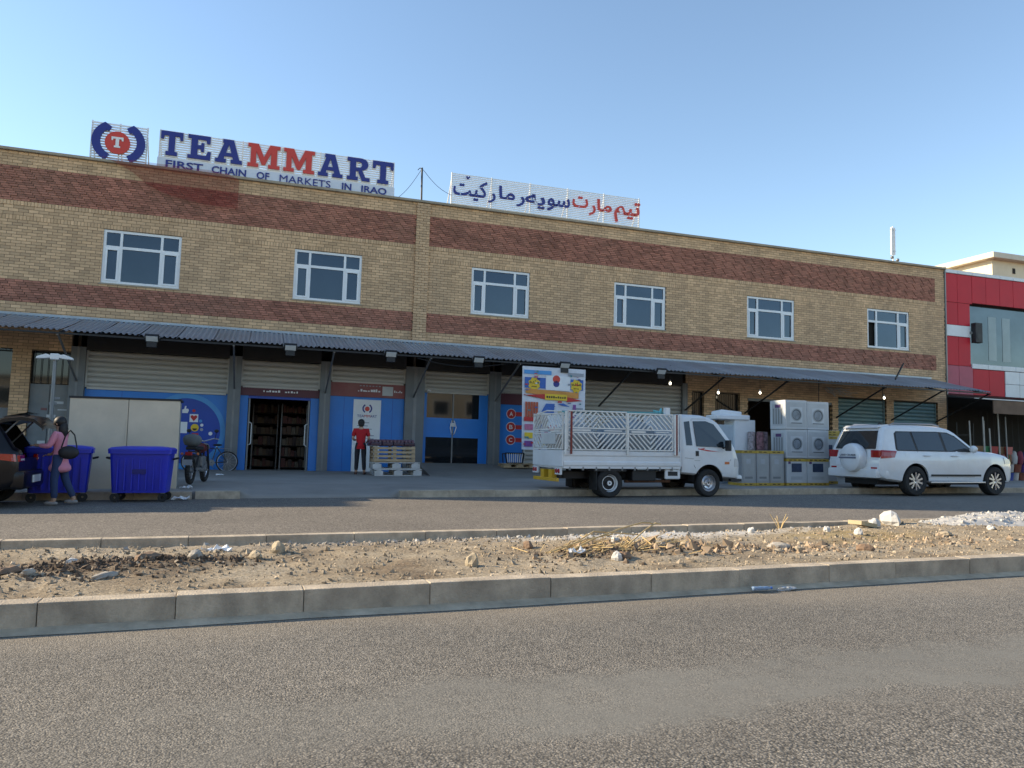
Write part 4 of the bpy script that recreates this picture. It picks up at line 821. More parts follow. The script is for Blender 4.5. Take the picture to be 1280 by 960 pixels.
for s in (-1, 1):
    surf([(-.62, 1.22), (-.56, 1.63), (-.48, 1.69), (.9, 1.705), (1.30, 1.69), (1.55, 1.60), (2.10, 1.20), (2.06, 1.17), (-.58, 1.175)], Wsuv, s, .003).build('window_surround', BLACKP, suv)
    for q in ([(-.57, 1.23), (-.51, 1.63), (-.44, 1.66), (-.02, 1.68), (.06, 1.20), (-.54, 1.20)], [(.13, 1.20), (.05, 1.68), (.98, 1.68), (1.05, 1.20)], [(1.14, 1.20), (1.07, 1.675), (1.29, 1.66), (1.52, 1.575), (1.93, 1.27), (1.99, 1.20)]): surf(q, Wsuv, s, .008).build('side_window', CG, suv)
    for x0, x1, z0, z1 in ((1.095, 1.105, .48, 1.18), (.10, .108, .80, 1.18), (2.06, 2.068, .50, 1.16)): surf([(x0, z0), (x1, z0), (x1, z1), (x0, z1)], Wsuv, s, .0025).build('door_seam', mat('seam_shadow', (.12, .12, .13), .8), suv)
    surf([(.49, .50), (2.06, .50), (2.06, .508), (.49, .508)], Wsuv, s, .0025).build('door_seam', MATS['seam_shadow'], suv)
    surf([(.52, .52), (2.3, .52), (2.3, .57), (.52, .57)], Wsuv, s, .012, .012).build('side_moulding', BLACKP, suv)
    surf([(-.35, 1.0), (-.35, 1.12), (-.2, 1.12), (-.2, 1.0)], Wsuv, s, .002).build('fuel_flap', WPAINT, suv)
    for x in (.28, 1.25): MB().tube([(x, s*(Wsuv(x, 1.06)+.0), 1.06), (x+.03, s*(Wsuv(x, 1.06)+.035), 1.06), (x+.19, s*(Wsuv(x, 1.06)+.035), 1.06), (x+.22, s*Wsuv(x, 1.06), 1.06)], .016).build('door_handle', WPAINT, suv, smooth=True)
    MB().ball((1.93, s*1.07, 1.25), .07, .12, .10).build('door_mirror', WPAINT, suv, smooth='all'); MB().bar((1.97, s*.95, 1.2), (1.95, s*1.03, 1.22), .05).build('mirror_arm', BLACKP, suv)
    MB().tube([(-.55, s*.67, 1.85), (-.45, s*.67, 1.90), (.9, s*.68, 1.905), (1.15, s*.68, 1.86)], .017).build('roof_rail', ALLOY, suv, smooth=True)
    tl = qsurf([(-1.11, .97), (-.72, 1.0), (-.62, 1.17), (-1.06, 1.19)], Wsuv, s).build('tail_lamp', REDL, suv); MB().box(-1.15, -1.03, min(s*.60, s*.89), max(s*.60, s*.89), .99, 1.185).build('lamp_inner', REDL, tl, bevel=.02)
    MB().box(-1.165, -1.13, min(s*.62, s*.80), max(s*.62, s*.80), .66, .74).build('bumper_reflector', REDL, suv)
    qsurf([(3.25, .86), (3.60, .86), (3.50, .98), (3.2, 1.04)], Wsuv, s).build('head_lamp', mat('lamp_glass', (.55, .57, .58)), suv)
    b = MB(); b.box(.45, 2.4, min(s*.9, s*1.03), max(s*.9, s*1.03), .34, .38); b.build('side_step', ALLOY, suv, bevel=.01)
    b = MB(); x0 = -.46; b.v = [(x0, s*.70, .36), (x0, s*.96, .36), (x0, s*.96, .12), (x0, s*.70, .12)]; b.f = [(0, 1, 2, 3)]; 
xr = lambda z: float(np.interp(z, [.98, 1.05, 1.22, 1.72, 1.79], [-1.14, -1.12, -1.06, -.86, -.80]))
b = MB(); P4 = [(-.70, 1.22), (.70, 1.22), (.60, 1.70), (-.60, 1.70)]; b.v = [(xr(z)-.034, y, z) for y, z in P4]+[(xr(z)+.02, y, z) for y, z in P4]; b.f = [(3, 2, 1, 0), (0, 1, 5, 4), (1, 2, 6, 5), (2, 3, 7, 6), (3, 0, 4, 7)]; b.build('rear_window', CG, suv)
MB().prism([(-.92, 1.775), (-.80, 1.85), (-.55, 1.875), (-.55, 1.82)], -.62, .62).build('rear_spoiler', WPAINT, suv, bevel=.01)
b = MB(); b.box(-1.24, -1.0, -.86, .86, .46, .70); b.box(-1.0, -.45, .87, .95, .44, .68); b.box(-1.0, -.45, -.95, -.87, .44, .68); b.build('rear_bumper', WPAINT, suv, bevel=.05, smooth=True)
sp = MB().lathe([(.0, -.17), (.16, -.168), (.30, -.155), (.36, -.12), (.385, -.05), (.385, .05), (.37, .10)], Matrix.Translation((-1.24, -.10, .98)) @ Matrix.Rotation(R(90), 4, 'Z').inverted(), n=40).build('spare_wheel_cover', WPAINT, suv, smooth=True)
b = MB(); b.box(-1.2, -1.05, -.3, .1, .8, 1.1); b.build('spare_bracket', BLACKM, suv)
bd = MB().box(-1.418, -1.4085, -.36, .24, .955, 1.0).build('badge_strip', mat('badge_grey', (.12, .14, .2), .4), suv)
me = fit(text_mesh('lettering', 'LAND CRUISER', mat('badge_text', (.05, .06, .09), .4), .1, .002), -.28, .28, 0, .055); me.transform(Matrix.Rotation(R(-90), 4, 'Z')); link('lettering', me, suv, (-1.4145, -.08, 1.02))
MB().box(-1.165, -1.148, .2, .62, .78, .90).build('number_plate', WHPR, suv)
b = MB(); P4 = [(1.64, -.68), (1.64, .68), (2.18, .78), (2.18, -.78)]; b.v = [(x, y, zt(x)+.035) for x, y in P4]; b.f = [(0, 3, 2, 1)]; b.build('windscreen', CG, suv)
b = MB(); b.box(3.66, 3.735, -.55, .55, .66, .92); b.build('grille', ALLOY, suv, bevel=.02); b = MB(); b.box(3.45, 3.78, -.70, .70, .38, .62); b.build('front_bumper', WPAINT, suv, bevel=.06, smooth=True)
MB().prism([(-.3, 1.87), (-.05, 1.87), (-.22, 1.95)], -.02, .02).build('roof_fin', BLACKP, suv)

# ---------------- white flatbed truck with stake sides
trk = thing('flatbed_truck', 'white light truck with lattice stake sides parked at the kerb', 'truck', (8.17, 16.50, 0), R(.6))
zt = ip([(1.90, 1.88), (1.96, 1.93), (2.2, 1.955), (2.55, 1.95), (2.80, 1.90), (2.98, 1.80), (3.36, 1.30), (3.44, 1.18), (3.52, .98), (3.60, .80), (3.63, .62)])
zb = ip([(1.9, .55), (2.2, .52), (3.1, .45), (3.63, .42)])
def Wt(x, z):
    w = np.interp(z, [.4, .6, .95, 1.16, 1.22, 1.9, 2.0], [.80, .835, .845, .835, .825, .70, .66])
    return float(w*np.interp(x, [1.90, 1.95, 3.0, 3.35, 3.55, 3.63], [.975, 1, 1, .975, .90, .80]))
cab = loft_vehicle([1.90, 1.91, 1.93, 1.96]+[2.0+.05*i for i in range(32)]+[3.58, 3.61, 3.63], zt, zb, Wt, .08).build('cab', WPAINT2, trk)
cut(cab, [MB().cyl((2.66, s*.50, .36), (2.66, s*1.0, .36), .415, n=40) for s in (-1, 1)])
for s in (-1, 1):
    arch_liner(trk, 2.66, s*.505, s*.80, .407, .36); wheel(trk, 2.66, s*.725, .33, .19, 'steel', s); wheel(trk, 0, s*.73, .33, .19, 'dual', s); wheel(trk, 0, s*.50, .33, .19, 'dual', s)
    surf([(2.30, 1.20), (2.27, 1.80), (2.62, 1.81), (2.84, 1.74), (3.25, 1.24), (3.16, 1.16), (2.9, 1.19)], Wt, s, .020, .018).build('side_window', CG, trk)
    surf([(2.02, 1.22), (2.02, 1.78), (2.17, 1.80), (2.19, 1.22)], Wt, s, .006).build('quarter_window', CG, trk)
    for q in ([(2.225, .75), (2.233, .75), (2.233, 1.84), (2.225, 1.84)], [(2.225, .742), (2.36, .55), (2.37, .55), (2.233, .75)], [(3.27, .86), (3.278, .86), (3.30, 1.22), (3.292, 1.22)], [(1.97, .92), (2.22, .90), (2.22, .908), (1.97, .928)], [(2.24, 1.85), (2.65, 1.86), (2.65, 1.867), (2.24, 1.857)], [(2.24, .86), (3.27, .86), (3.27, .866), (2.24, .866)]): surf(q, Wt, s, .0025).build('door_seam', MATS['seam_shadow'], trk)
    surf([(2.27, .97), (2.27, 1.09), (2.36, 1.09), (2.36, .97)], Wt, s, .006).build('handle_recess', BLACKP, trk)
    surf([(2.34, 1.155), (2.62, 1.115), (2.95, 1.075), (2.62, 1.085), (2.36, 1.13)], Wt, s, .004).build('red_decal', REDPR, trk); surf([(2.36, 1.14), (2.55, 1.165), (2.48, 1.12)], Wt, s, .004).build('red_decal', REDPR, trk)
    surf([(3.10, .78), (3.10, .84), (3.24, .84), (3.24, .78)], Wt, s, .006).build('side_indicator', mat('orange_lamp', (.55, .16, .05), .3), trk)
    MB().box(3.06, 3.14, min(s*.90, s*1.06), max(s*.90, s*1.06), 1.10, 1.36).build('door_mirror', BLACKP, trk, bevel=.02); MB().bar((3.05, s*.82, 1.16), (3.1, s*.92, 1.2), .03).build('mirror_arm', BLACKP, trk)
    qsurf([(3.40, .72), (3.60, .72), (3.52, .90), (3.42, .92)], Wt, s).build('head_lamp', mat('lamp_glass', (.55, .57, .58)), trk)
    MB().box(-.35, -.33, min(s*.45, s*.82), max(s*.45, s*.82), .18, .62).build('mud_flap', RUBBER, trk); MB().prism([(-.42, .62), (-.30, .70), (.30, .70), (.42, .62), (.42, .60), (-.42, .60)], s*.45, s*.83).build('mudguard', BLACKP, trk)
b = MB(); P4 = [(3.02, -.62), (3.02, .62), (3.34, .70), (3.34, -.70)]; b.v = [(x, y, zt(x)+.036) for x, y in P4]; b.f = [(0, 3, 2, 1)]; b.build('windscreen', CG, trk)
b = MB(); b.box(3.52, 3.68, -.74, .74, .34, .52); b.build('front_bumper', WPAINT2, trk, bevel=.04, smooth=True); MB().box(3.3, 3.62, -.80, -.70, .36, .43).build('bumper_corner', BLACKP, trk, bevel=.01)
MB().tube([(3.02, -.35, 1.55), (3.1, -.35, 1.38), (3.02, -.35, 1.18), (2.9, -.35, 1.15), (2.86, -.35, 1.3), (2.93, -.35, 1.5), (3.02, -.35, 1.55)], .02).build('steering_wheel', BLACKP, trk)
b = MB()
for s in (-1, 1): b.box(-1.1, 3.1, min(s*.33, s*.42), max(s*.33, s*.42), .42, .58)
for x in (-1.0, -.4, .5, 1.3, 2.0): b.box(x-.04, x+.04, -.42, .42, .44, .56)
b.cyl((0, -.7, .33), (0, .7, .33), .06); b.ball((0, 0, .33), .15); b.cyl((2.66, -.7, .33), (2.66, .7, .33), .05); b.cyl((.2, 0, .4), (2.0, 0, .5), .05)
b.build('chassis_frame', BLACKM, trk); MB().box(.62, 1.25, -.74, -.44, .38, .62).build('tool_box', BLACKP, trk, bevel=.02); MB().cyl((.75, .6, .5), (1.45, .6, .5), .17).build('fuel_tank', BLACKM, trk); MB().cyl((.55, -.5, .36), (1.8, -.45, .36), .035).build('exhaust_pipe', mat('rusty_pipe', (.16, .08, .05), .8, var=.4, vs=8), trk)
MB().box(1.45, 1.86, -.82, -.76, .42, .66).build('battery_cover', WPAINT2, trk, bevel=.03); MB().box(1.52, 1.78, -.825, -.8201, .50, .60).build('cover_slot', BLACKP, trk)
# bed: floor, drop sides with ribs, tail board
b = MB(); b.box(-1.18, 1.84, -.86, .86, .66, .72); b.build('bed_floor', WPAINT2, trk)
prof = [(.70, 0), (.74, .02), (.80, .02), (.83, .005), (.93, .005), (.96, .02), (1.03, .02), (1.06, .0)]
for s in (-1, 1):
    b = MB()
    for z, d in prof: b.v += [(-1.18, s*(.855+d), z), (1.82, s*(.855+d), z)]
    for z, d in reversed(prof): b.v += [(-1.18, s*(.83), z), (1.82, s*(.83), z)]
    k = len(prof)*2; b.f = [(2*i, 2*i+1, (2*i+3) % (2*k), (2*i+2) % (2*k)) for i in range(k)] + [tuple(range(0, 2*k, 2)), tuple(range(2*k-1, 0, -2))]
    o = b.build('drop_side', WPAINT2, trk)
    for i in range(9): MB().box(-1.05+i*.33, -1.01+i*.33, s*.84-.02, s*.84+.02, .62, .70).build('hinge', STEEL, o)
b = MB(); b.box(-1.215, -1.18, -.86, .86, .70, 1.06); b.build('tail_board', WPAINT2, trk, bevel=.012)
b = MB(); b.box(1.84, 1.88, -.84, .84, .72, 1.95); b.build('head_board', WPAINT2, trk)
STK = mat('stake_paint', (.74, .73, .70), .55, var=.12, vs=6, dust=.25, dcol=(.35, .27, .2))
def clipdiag(u0, u1, v0, v1, sgn, step):
    out = []; c0 = u0-(v1-v0); c = c0+step*.5
    while c < u1+(v1-v0):
        ps = []
        for v in (v0, v1):
            u = c+(v-v0) if sgn > 0 else c+(v1-v)
            ps.append((u, v))
        (ua, va), (ub, vb) = ps; ts = [0., 1.]; du = ub-ua
        lo, hi = 0., 1.
        for bound, sg in ((u0, 1), (u1, -1)):
            f0, f1 = sg*(ua-bound), sg*(ub-bound)
            if f0 < 0 and f1 < 0: lo, hi = 1, 0; break
            if f0 < 0: lo = max(lo, f0/(f0-f1))
            elif f1 < 0: hi = min(hi, f0/(f0-f1))
        if hi-lo > .1: out.append(((ua+du*lo, va+(vb-va)*lo), (ua+du*hi, va+(vb-va)*hi)))
        c += step
    return out
def stake(parent, M, w, h, step=.125):
    fr = MB(); t = .035
    def br(u0, v0, u1, v1, wd): p, q = M @ Vector((u0, 0, v0)), M @ Vector((u1, 0, v1)); fr2.bar(p, q, wd, wd*.8)
    fr2 = fr
    for a in ((0, 0, w, 0), (0, h, w, h), (0, 0, 0, h), (w, 0, w, h), (0, h*.44, w, h*.44), (0, h*.56, w, h*.56)): br(*a, t)
    o = fr.build('stake_panel', STK, parent); fr2 = MB(); m = w/2
    for (u0, u1, v0, v1, sg) in ((.02, m, h*.56, h, 1), (m, w-.02, h*.56, h, -1), (.02, m, 0, h*.44, -1), (m, w-.02, 0, h*.44, 1)):
        for p, q in clipdiag(u0, u1, v0+.02, v1-.02, sg, step): br(*p, *q, .034)
    fr2.build('lattice', STK, o)
    fr2 = MB(); br(.08, h*.5, w*.38, h*.5, .05); br(w*.62, h*.5, w*.92, h*.5, .03); fr2.build('mid_plate', STK, o); return o
for s in (-1, 1):
    stake(trk, Matrix.Translation((-1.10, s*.875, 1.085)), 1.48, .86); stake(trk, Matrix.Translation((.43, s*.875, 1.085)), 1.18, .84)
    for x, m in ((-1.16, STK), (.405, STK), (1.66, STK), (1.74, STK), (-1.02, REDPR), (1.71, REDPR)): MB().box(x-.02, x+.02, s*.905-.015, s*.905+.015, .98, 1.93).build('stake_post', m if m is STK else mat('red_oxide', (.22, .04, .03), .7), trk)
stake(trk, Matrix.Translation((-1.20, -.83, 1.09)) @ Matrix.Rotation(R(90), 4, 'Z'), 1.66, .80, .15)
b = MB(); b.tube([(-1.22, -.80, 1.93), (-1.22, 0, 1.97), (-1.22, .8, 1.88)], .016); b.build('top_rail', STK, trk)
MB().prism([(-1.23, 1.2), (-1.215, 1.2), (-1.215, 1.45), (-1.23, 1.45)], -.5, .3).build('rear_plate', CARD, trk)
for s in (-1, 1):
    o = MB().box(-1.235, -1.19, min(s*.50, s*.80), max(s*.50, s*.80), .52, .68).build('lamp_plate', WPAINT2, trk)
    for y in (.59, .72): MB().lathe([(.0, -.02), (.045, -.018), (.055, 0)], Matrix.Translation((-1.236, s*y, .60)) @ Matrix.Rotation(R(-90), 4, 'Z'), n=16).build('tail_lamp', REDL, o)
YEL = mat('yellow_paint', (.62, .36, .02), .5, var=.15, dust=.2)
b = MB(); b.box(-1.26, -1.20, -.66, .70, .36, .44); b.build('under_run_bar', YEL, trk, bevel=.01); b = MB(); b.box(-1.22, -1.1, -.30, -.10, .36, .62); b.build('bar_stay', YEL, trk); MB().box(-1.22, -1.1, .15, .35, .36, .62).build('bar_stay', YEL, trk)
# load in the bed
for (x, y, z, sx, sy, sz, m, lab) in ((-.50, .1, .72, 1.25, 1.4, 1.0, CARDG, 'grey white sack lying in the rear of the truck bed'), (.85, .0, .72, 1.6, 1.45, 1.12, mat('pale_tarp', (.26, .30, .33), .7, var=.2), 'pale bulky sack lying in the truck bed behind the cab')):
    q = thing('cargo_sack', lab, 'sack', trk.matrix_basis @ Vector((x, y, z))); b = MB(); b.ball((0, 0, sz/2), sx/2, sy/2, sz/2, 14, 9, .06); b.build('sack', m, q, smooth='all')
q = thing('teal_pole_bundle', 'bundle of teal and pink poles laid along the top of the truck sides', 'poles', trk.matrix_basis @ Vector((.4, 0, 1.93)))
for i, (y, c) in enumerate(((-.5, (.08, .30, .32)), (-.38, (.10, .36, .36)), (-.2, (.45, .15, .22)), (.1, (.09, .32, .33)), (.3, (.40, .36, .10)))): MB().cyl((-1.2, y, .03), (1.35, y+.05, .05+.01*i), .022).build('pole', mat('pole_paint_%d' % i, c, .5), q)
MB().box(1.2, 1.32, -.6, -.5, .0, .18).build('end_bracket', WPAINT2, q); MB().tube([(1.1, -.5, .05), (1.25, -.3, .16), (1.4, -.1, .08), (1.35, .2, .14)], .025).build('cloth_tie', mat('teal_cloth', (.12, .42, .45), .8), q)
q.rotation_euler = (0, 0, R(.6))
for n_, (x, y, m) in enumerate(()): pass

# ---------------- black car with its boot open, cut by the left edge
kar = thing('black_car', 'black hatchback with its tailgate raised at the left edge', 'car', (-3.80, 15.2, 0), R(180))
zt = ip([(-.66, .86), (-.64, .92), (-.55, .97), (-.30, 1.36), (-.10, 1.43), (.7, 1.46), (1.3, 1.42), (2.15, .98), (2.3, .94), (2.9, .86), (3.25, .74), (3.36, .6)]); zb = ip([(-.66, .42), (-.5, .30), (-.2, .24), (2.9, .22), (3.36, .34)])
def Wk(x, z):
    w = np.interp(z, [.2, .45, .7, .9, .95, 1.4, 1.5], [.82, .865, .88, .86, .83, .62, .58]); return float(w*np.interp(x, [-.66, -.58, -.3, 2.4, 3.0, 3.36], [.88, .94, 1, 1, .95, .72]))
body = loft_vehicle([-.66, -.65, -.63, -.60]+[-.55+.06*i for i in range(65)]+[3.36], zt, zb, Wk, .08).build('body', KPAINT, kar)
cut(body, [MB().cyl((x, s*.52, .32), (x, s*1.1, .32), .37, n=36) for x in (0, 2.6) for s in (-1, 1)]+[MB().box(-1.0, -.12, -.55, .55, .80, 1.36)])
for x in (0, 2.6):
    for s in (-1, 1): arch_liner(kar, x, s*.525, s*.83, .362, .32); wheel(kar, x, s*.75, .32, .21, 'spoke', s)
for s in (-1, 1):
    surf([(-.22, .98), (-.08, 1.34), (.75, 1.38), (1.22, 1.34), (1.85, .98)], Wk, s, .004).build('side_window', CG, kar)
    o = qsurf([(-.63, .75), (-.42, .78), (-.34, .88), (-.61, .87)], Wk, s).build('tail_lamp', REDL, kar); MB().box(-.672, -.60, min(s*.46, s*.78), max(s*.46, s*.78), .75, .86).build('lamp_inner', REDL, o, bevel=.015); MB().box(-.678, -.6721, min(s*.5, s*.7), max(s*.5, s*.7), .77, .80).build('reversing_lamp', mat('lamp_glass', (.55, .57, .58)), o)
    MB().ball((1.7, s*.95, 1.0), .06, .1, .07).build('door_mirror', KPAINT, kar, smooth='all')
b = MB(); b.box(-.76, -.55, -.80, .80, .30, .60); b.build('rear_bumper', KPAINT, kar, bevel=.06, smooth=True); MB().box(-.775, -.761, -.27, .27, .40, .52).build('number_plate', WHPR, kar)
# raised tailgate: a curved shell hinged at the roof
b = MB(); A = [(-.18, 1.42), (-.40, 1.50), (-.62, 1.53), (-.80, 1.50), (-.92, 1.40), (-.93, 1.36)]
for x, z in A: b.v += [(x, -.62, z-.05), (x, -.4, z), (x, .4, z), (x, .62, z-.05)]
for k in range(len(A)-1):
    for i in range(3): b.f.append((k*4+i, k*4+i+1, (k+1)*4+i+1, (k+1)*4+i))
n0 = len(b.v); b.v += [(x, y, z-.055) for x, y, z in b.v[:n0]]; b.f += [tuple(n0+i for i in reversed(f)) for f in b.f[:15]]
ring = [0, 4, 8, 12, 16, 20, 21, 22, 23, 19, 15, 11, 7, 3, 2, 1]; b.f += [(ring[i], n0+ring[i], n0+ring[(i+1) % 16], ring[(i+1) % 16]) for i in range(16)]
tg = b.build('tailgate', KPAINT, kar, smooth=True)
for s in (-1, 1): MB().cyl((-.25, s*.52, 1.05), (-.58, s*.52, 1.45), .014).build('gas_strut', STEEL, tg)
b = MB(); P4 = [(-.30, -.42), (-.30, .42), (-.68, .42), (-.68, -.42)]; b.v = [(x, y, 1.565 if x < -.5 else 1.485) for x, y in P4]; b.f = [(0, 1, 2, 3)]; b.build('rear_window', CG, tg)
b = MB(); P4 = [(1.36, -.58), (1.36, .58), (2.12, .74), (2.12, -.74)]; b.v = [(x, y, zt(x)+.036) for x, y in P4]; b.f = [(0, 3, 2, 1)]; b.build('windscreen', CG, kar)
# ================================================================ PEOPLE
def skin(name, V, E, m, parent, sub=2, root=0):
    bm = bmesh.new(); ly = bm.verts.layers.skin.verify(); vs = []
    for p, r in V:
        v = bm.verts.new(p); rr = r if isinstance(r, tuple) else (r, r); v[ly].radius = rr; vs.append(v)
    vs[root][ly].use_root = True
    for a, b2 in E: bm.edges.new((vs[a], vs[b2]))
    me = bpy.data.meshes.new(name); bm.to_mesh(me); bm.free(); o = bpy.data.objects.new('tmp', me); COL.objects.link(o)
    sk = o.modifiers.new('s', 'SKIN'); sk.use_smooth_shade = True; ss = o.modifiers.new('u', 'SUBSURF'); ss.levels = sub; ss.render_levels = sub
    bpy.context.view_layer.update(); nm = bpy.data.meshes.new_from_object(o.evaluated_get(bpy.context.evaluated_depsgraph_get())); bpy.data.objects.remove(o); bpy.data.meshes.remove(me)
    nm.materials.clear(); nm.materials.append(m); nm.polygons.foreach_set('use_smooth', [True]*len(nm.polygons)); nm.name = name
    return link(name, nm, parent)
SKIN_ = mat('skin', (.42, .25, .17), .6, var=.08)
def person(label, loc, rotz, J, hgt, cl):
    """J: joint positions (facing +x); cl: clothing materials"""
    t = thing('person', label, 'person', loc, rotz); k = hgt/1.62
    P = {n: Vector(p)*k for n, p in J.items()}; V = []; E = []
    def add(n, r, to=None, dp=(0, 0, 0)):
        V.append((P[n]+Vector(dp) if n in P else Vector(dp), r if not isinstance(r, tuple) else tuple(q*k for q in r))); V[-1] = (V[-1][0], V[-1][1] if isinstance(V[-1][1], tuple) else V[-1][1]*k)
        if to is not None: E.append((to, len(V)-1))
        return len(V)-1
    pe = add('pelvis', (.10, .075)); sp = add('spine', (.085, .065), pe); ch = add('chest', (.105, .075), sp); ne = add('neck', .05, ch); he = add('head', (.078, .09), ne); hf = add('crown', (.072, .085), he)
    for s in 'LR':
        h = add('hip'+s, .07, pe); kn = add('knee'+s, .058, h); an = add('ankle'+s, .042, kn); add('toe'+s, .036, an)
        sh = add('shoulder'+s, .045, ch); el = add('elbow'+s, .042, sh); wr = add('wrist'+s, .028, el); pm = add('palm'+s, (.026, .036), wr)
    body = skin('body', V, E, SKIN_, t)
    for s in 'LR':       # five bent fingers on each palm
        w0, p0 = P['wrist'+s], P['palm'+s]; d = (p0-w0).normalized(); sd_ = d.cross(Vector((0, 0, 1))).normalized(); dn = d.cross(sd_)
        for i, L in enumerate((.060, .072, .076, .070, .054)):
            if i == 0: a = w0.lerp(p0, .5)+sd_*(.03*k*(1 if s == 'R' else -1)); dd = (d*.7+sd_*(.7 if s == 'R' else -.7)).normalized()
            else: a = p0+sd_*((i-2.5)*.017*k); dd = d
            q1 = a+dd*L*.5*k; q2 = q1+(dd*.8+Vector((0, 0, -.6)))*L*.5*k
            MB().tube([a, q1, q2], [.010*k, .009*k, .007*k], 6).build('finger', SKIN_, body, smooth='all')
    H = P['head']; fx = Vector((1, 0, 0)); M = Matrix.Translation(H)
    face = MB(); face.ball((.085*k, 0, -.005*k), .016*k, .012*k, .022*k); face.build('nose', SKIN_, body, smooth='all')
    for s in (-1, 1):
        body.children[-1].location = H
        e = MB().ball((.078*k, s*.032*k, .022*k), .010*k).build('eye', BLACKP, body, H, smooth='all'); MB().ball((0, s*.088*k, .0), .016*k, .010*k, .028*k).build('ear', SKIN_, body, H, smooth='all')
    MB().ball((.078*k, 0, -.045*k), .008*k, .022*k, .006*k).build('mouth', mat('lips', (.30, .10, .09), .6), body, H, smooth='all')
    # clothes
    V, E = [], []
    def shell(n, r, to=None):
        V.append((P[n] if isinstance(n, str) else n, r if isinstance(r, tuple) else (r, r))); V[-1] = (V[-1][0], (V[-1][1][0]*k, V[-1][1][1]*k))
        if to is not None: E.append((to, len(V)-1))
        return len(V)-1
    a = shell('pelvis', (.150, .120)); a2 = a
    if cl.get('long'): q = shell(P['pelvis']+Vector((0, 0, -.14*k)), (.205, .165), a); shell(P['pelvis']+Vector((0, 0, -.30*k)), (.225, .18), q)
    else: q = shell(P['pelvis']+Vector((0, 0, -.06*k)), (.150, .118), a); shell(P['pelvis']+Vector((0, 0, -.10*k)), (.150, .118), q)
    b_ = shell('spine', (.135, .105), a); c = shell('chest', (.160, .120), b_); q = shell(P['chest'].lerp(P['neck'], .55), (.105, .085), c); shell(P['chest'].lerp(P['neck'], .9), (.066, .062), q)
    for s in 'LR':
        sh = shell('shoulder'+s, .070, c)
        if cl.get('sleeve') == 'long': el = shell('elbow'+s, .056, sh); shell(P['elbow'+s].lerp(P['wrist'+s], .9), .042, el)
        else: shell(P['shoulder'+s].lerp(P['elbow'+s], .8), .064, sh)
    skin('top', V, E, cl['top'], t); V, E = [], []
    a = shell('pelvis', (.140, .108)); shell(P['pelvis']+Vector((0, 0, .10*k)), (.130, .100), a)
    for s in 'LR': h = shell('hip'+s, .094, a); kn = shell('knee'+s, .072, h); shell(P['knee'+s].lerp(P['ankle'+s], .93), .058, kn)
    skin('trousers', V, E, cl['legs'], t)
    for s in 'LR':
        A, T_ = P['ankle'+s], P['toe'+s]; dv = (T_-A); dv.z = 0; dv.normalize(); b2 = MB(); b2.ball((0, 0, 0), .125*k, .047*k, .045*k, 12, 8); b2.build('shoe', cl['shoes'], t, (A.x+dv.x*.055*k, A.y+dv.y*.055*k, max(.042*k, A.z-.04*k)), (0, 0, math.atan2(dv.y, dv.x)), smooth='all')
    return t, P, k
J0 = dict(pelvis=(0, 0, .88), spine=(.015, 0, 1.08), chest=(.03, 0, 1.26), neck=(.035, 0, 1.39), head=(.06, 0, 1.50), crown=(.055, 0, 1.55))
JW = dict(J0, hipL=(0, .09, .84), kneeL=(.05, .10, .47), ankleL=(.02, .10, .08), toeL=(.16, .10, .035), hipR=(0, -.09, .84), kneeR=(-.07, -.09, .47), ankleR=(-.25, -.09, .10), toeR=(-.12, -.09, .035),
          shoulderL=(.03, .17, 1.31), elbowL=(.13, .20, 1.08), wristL=(.34, .15, 1.10), palmL=(.41, .13, 1.10), shoulderR=(.03, -.17, 1.31), elbowR=(.06, -.21, 1.06), wristR=(.24, -.17, .93), palmR=(.30, -.15, .92))
PINK = mat('pink_cotton', (.62, .24, .33), .85, var=.12, bump=.3); JEAN = mat('blue_denim', (.025, .045, .11), .9, var=.2); HAIR = mat('dark_hair', (.010, .008, .008), .6, var=.2)
t, P, k = person('person in a long pink top and jeans with dark head covering at the car boot', (-2.68, 15.12, 0), R(168), JW, 1.50, dict(top=PINK, legs=JEAN, shoes=mat('grey_shoe', (.25, .23, .22), .6), long=True, sleeve='long'))
b = MB(); b.ball((-.02, 0, .035), .108*k, .108*k, .105*k, 16, 10); b.ball((-.075, 0, -.10), .075*k, .11*k, .16*k, 14, 9); b.build('headscarf', HAIR, t, P['head'], smooth='all')
q = thing('shoulder_bag', 'black shoulder bag hanging at the side of the person in pink', 'bag', (-2.53, 14.93, .90), R(168)); b = MB(); b.ball((0, 0, 0), .17, .06, .115, 14, 9); b.build('bag_body', BLACKP, q, smooth='all'); MB().tube([(-.13, 0, .08), (-.08, .0, .30), (-.03, .06, .38), (.05, .03, .30), (.12, 0, .08)], .012).build('strap', BLACKP, q)
JB = dict(J0, hipL=(0, .09, .84), kneeL=(.02, .10, .46), ankleL=(-.01, .115, .08), toeL=(.12, .13, .035), hipR=(0, -.09, .84), kneeR=(.01, -.10, .46), ankleR=(-.02, -.12, .08), toeR=(.11, -.14, .035),
          shoulderL=(.02, .18, 1.30), elbowL=(.0, .235, 1.05), wristL=(.21, .17, 1.0), palmL=(.27, .14, 1.02), shoulderR=(.02, -.18, 1.30), elbowR=(.0, -.235, 1.05), wristR=(.20, -.20, .95), palmR=(.26, -.19, .94))
t, P, k = person('person in a red shirt and dark trousers facing the blue shop front', (3.63, 22.5, pav_z(3.63, 22.5)), R(82), JB, 1.60, dict(top=mat('red_cotton', (.42, .008, .014), .85, var=.12, bump=.3), legs=mat('dark_trousers', (.018, .018, .024), .9), shoes=mat('brown_shoe', (.10, .05, .04), .7)))
b = MB(); b.ball((-.018, 0, .035), .098*k, .096*k, .095*k, 16, 10); b.ball((-.045, 0, -.03), .068*k, .088*k, .085*k, 14, 9); b.build('hair', HAIR, t, P['head'], smooth='all')

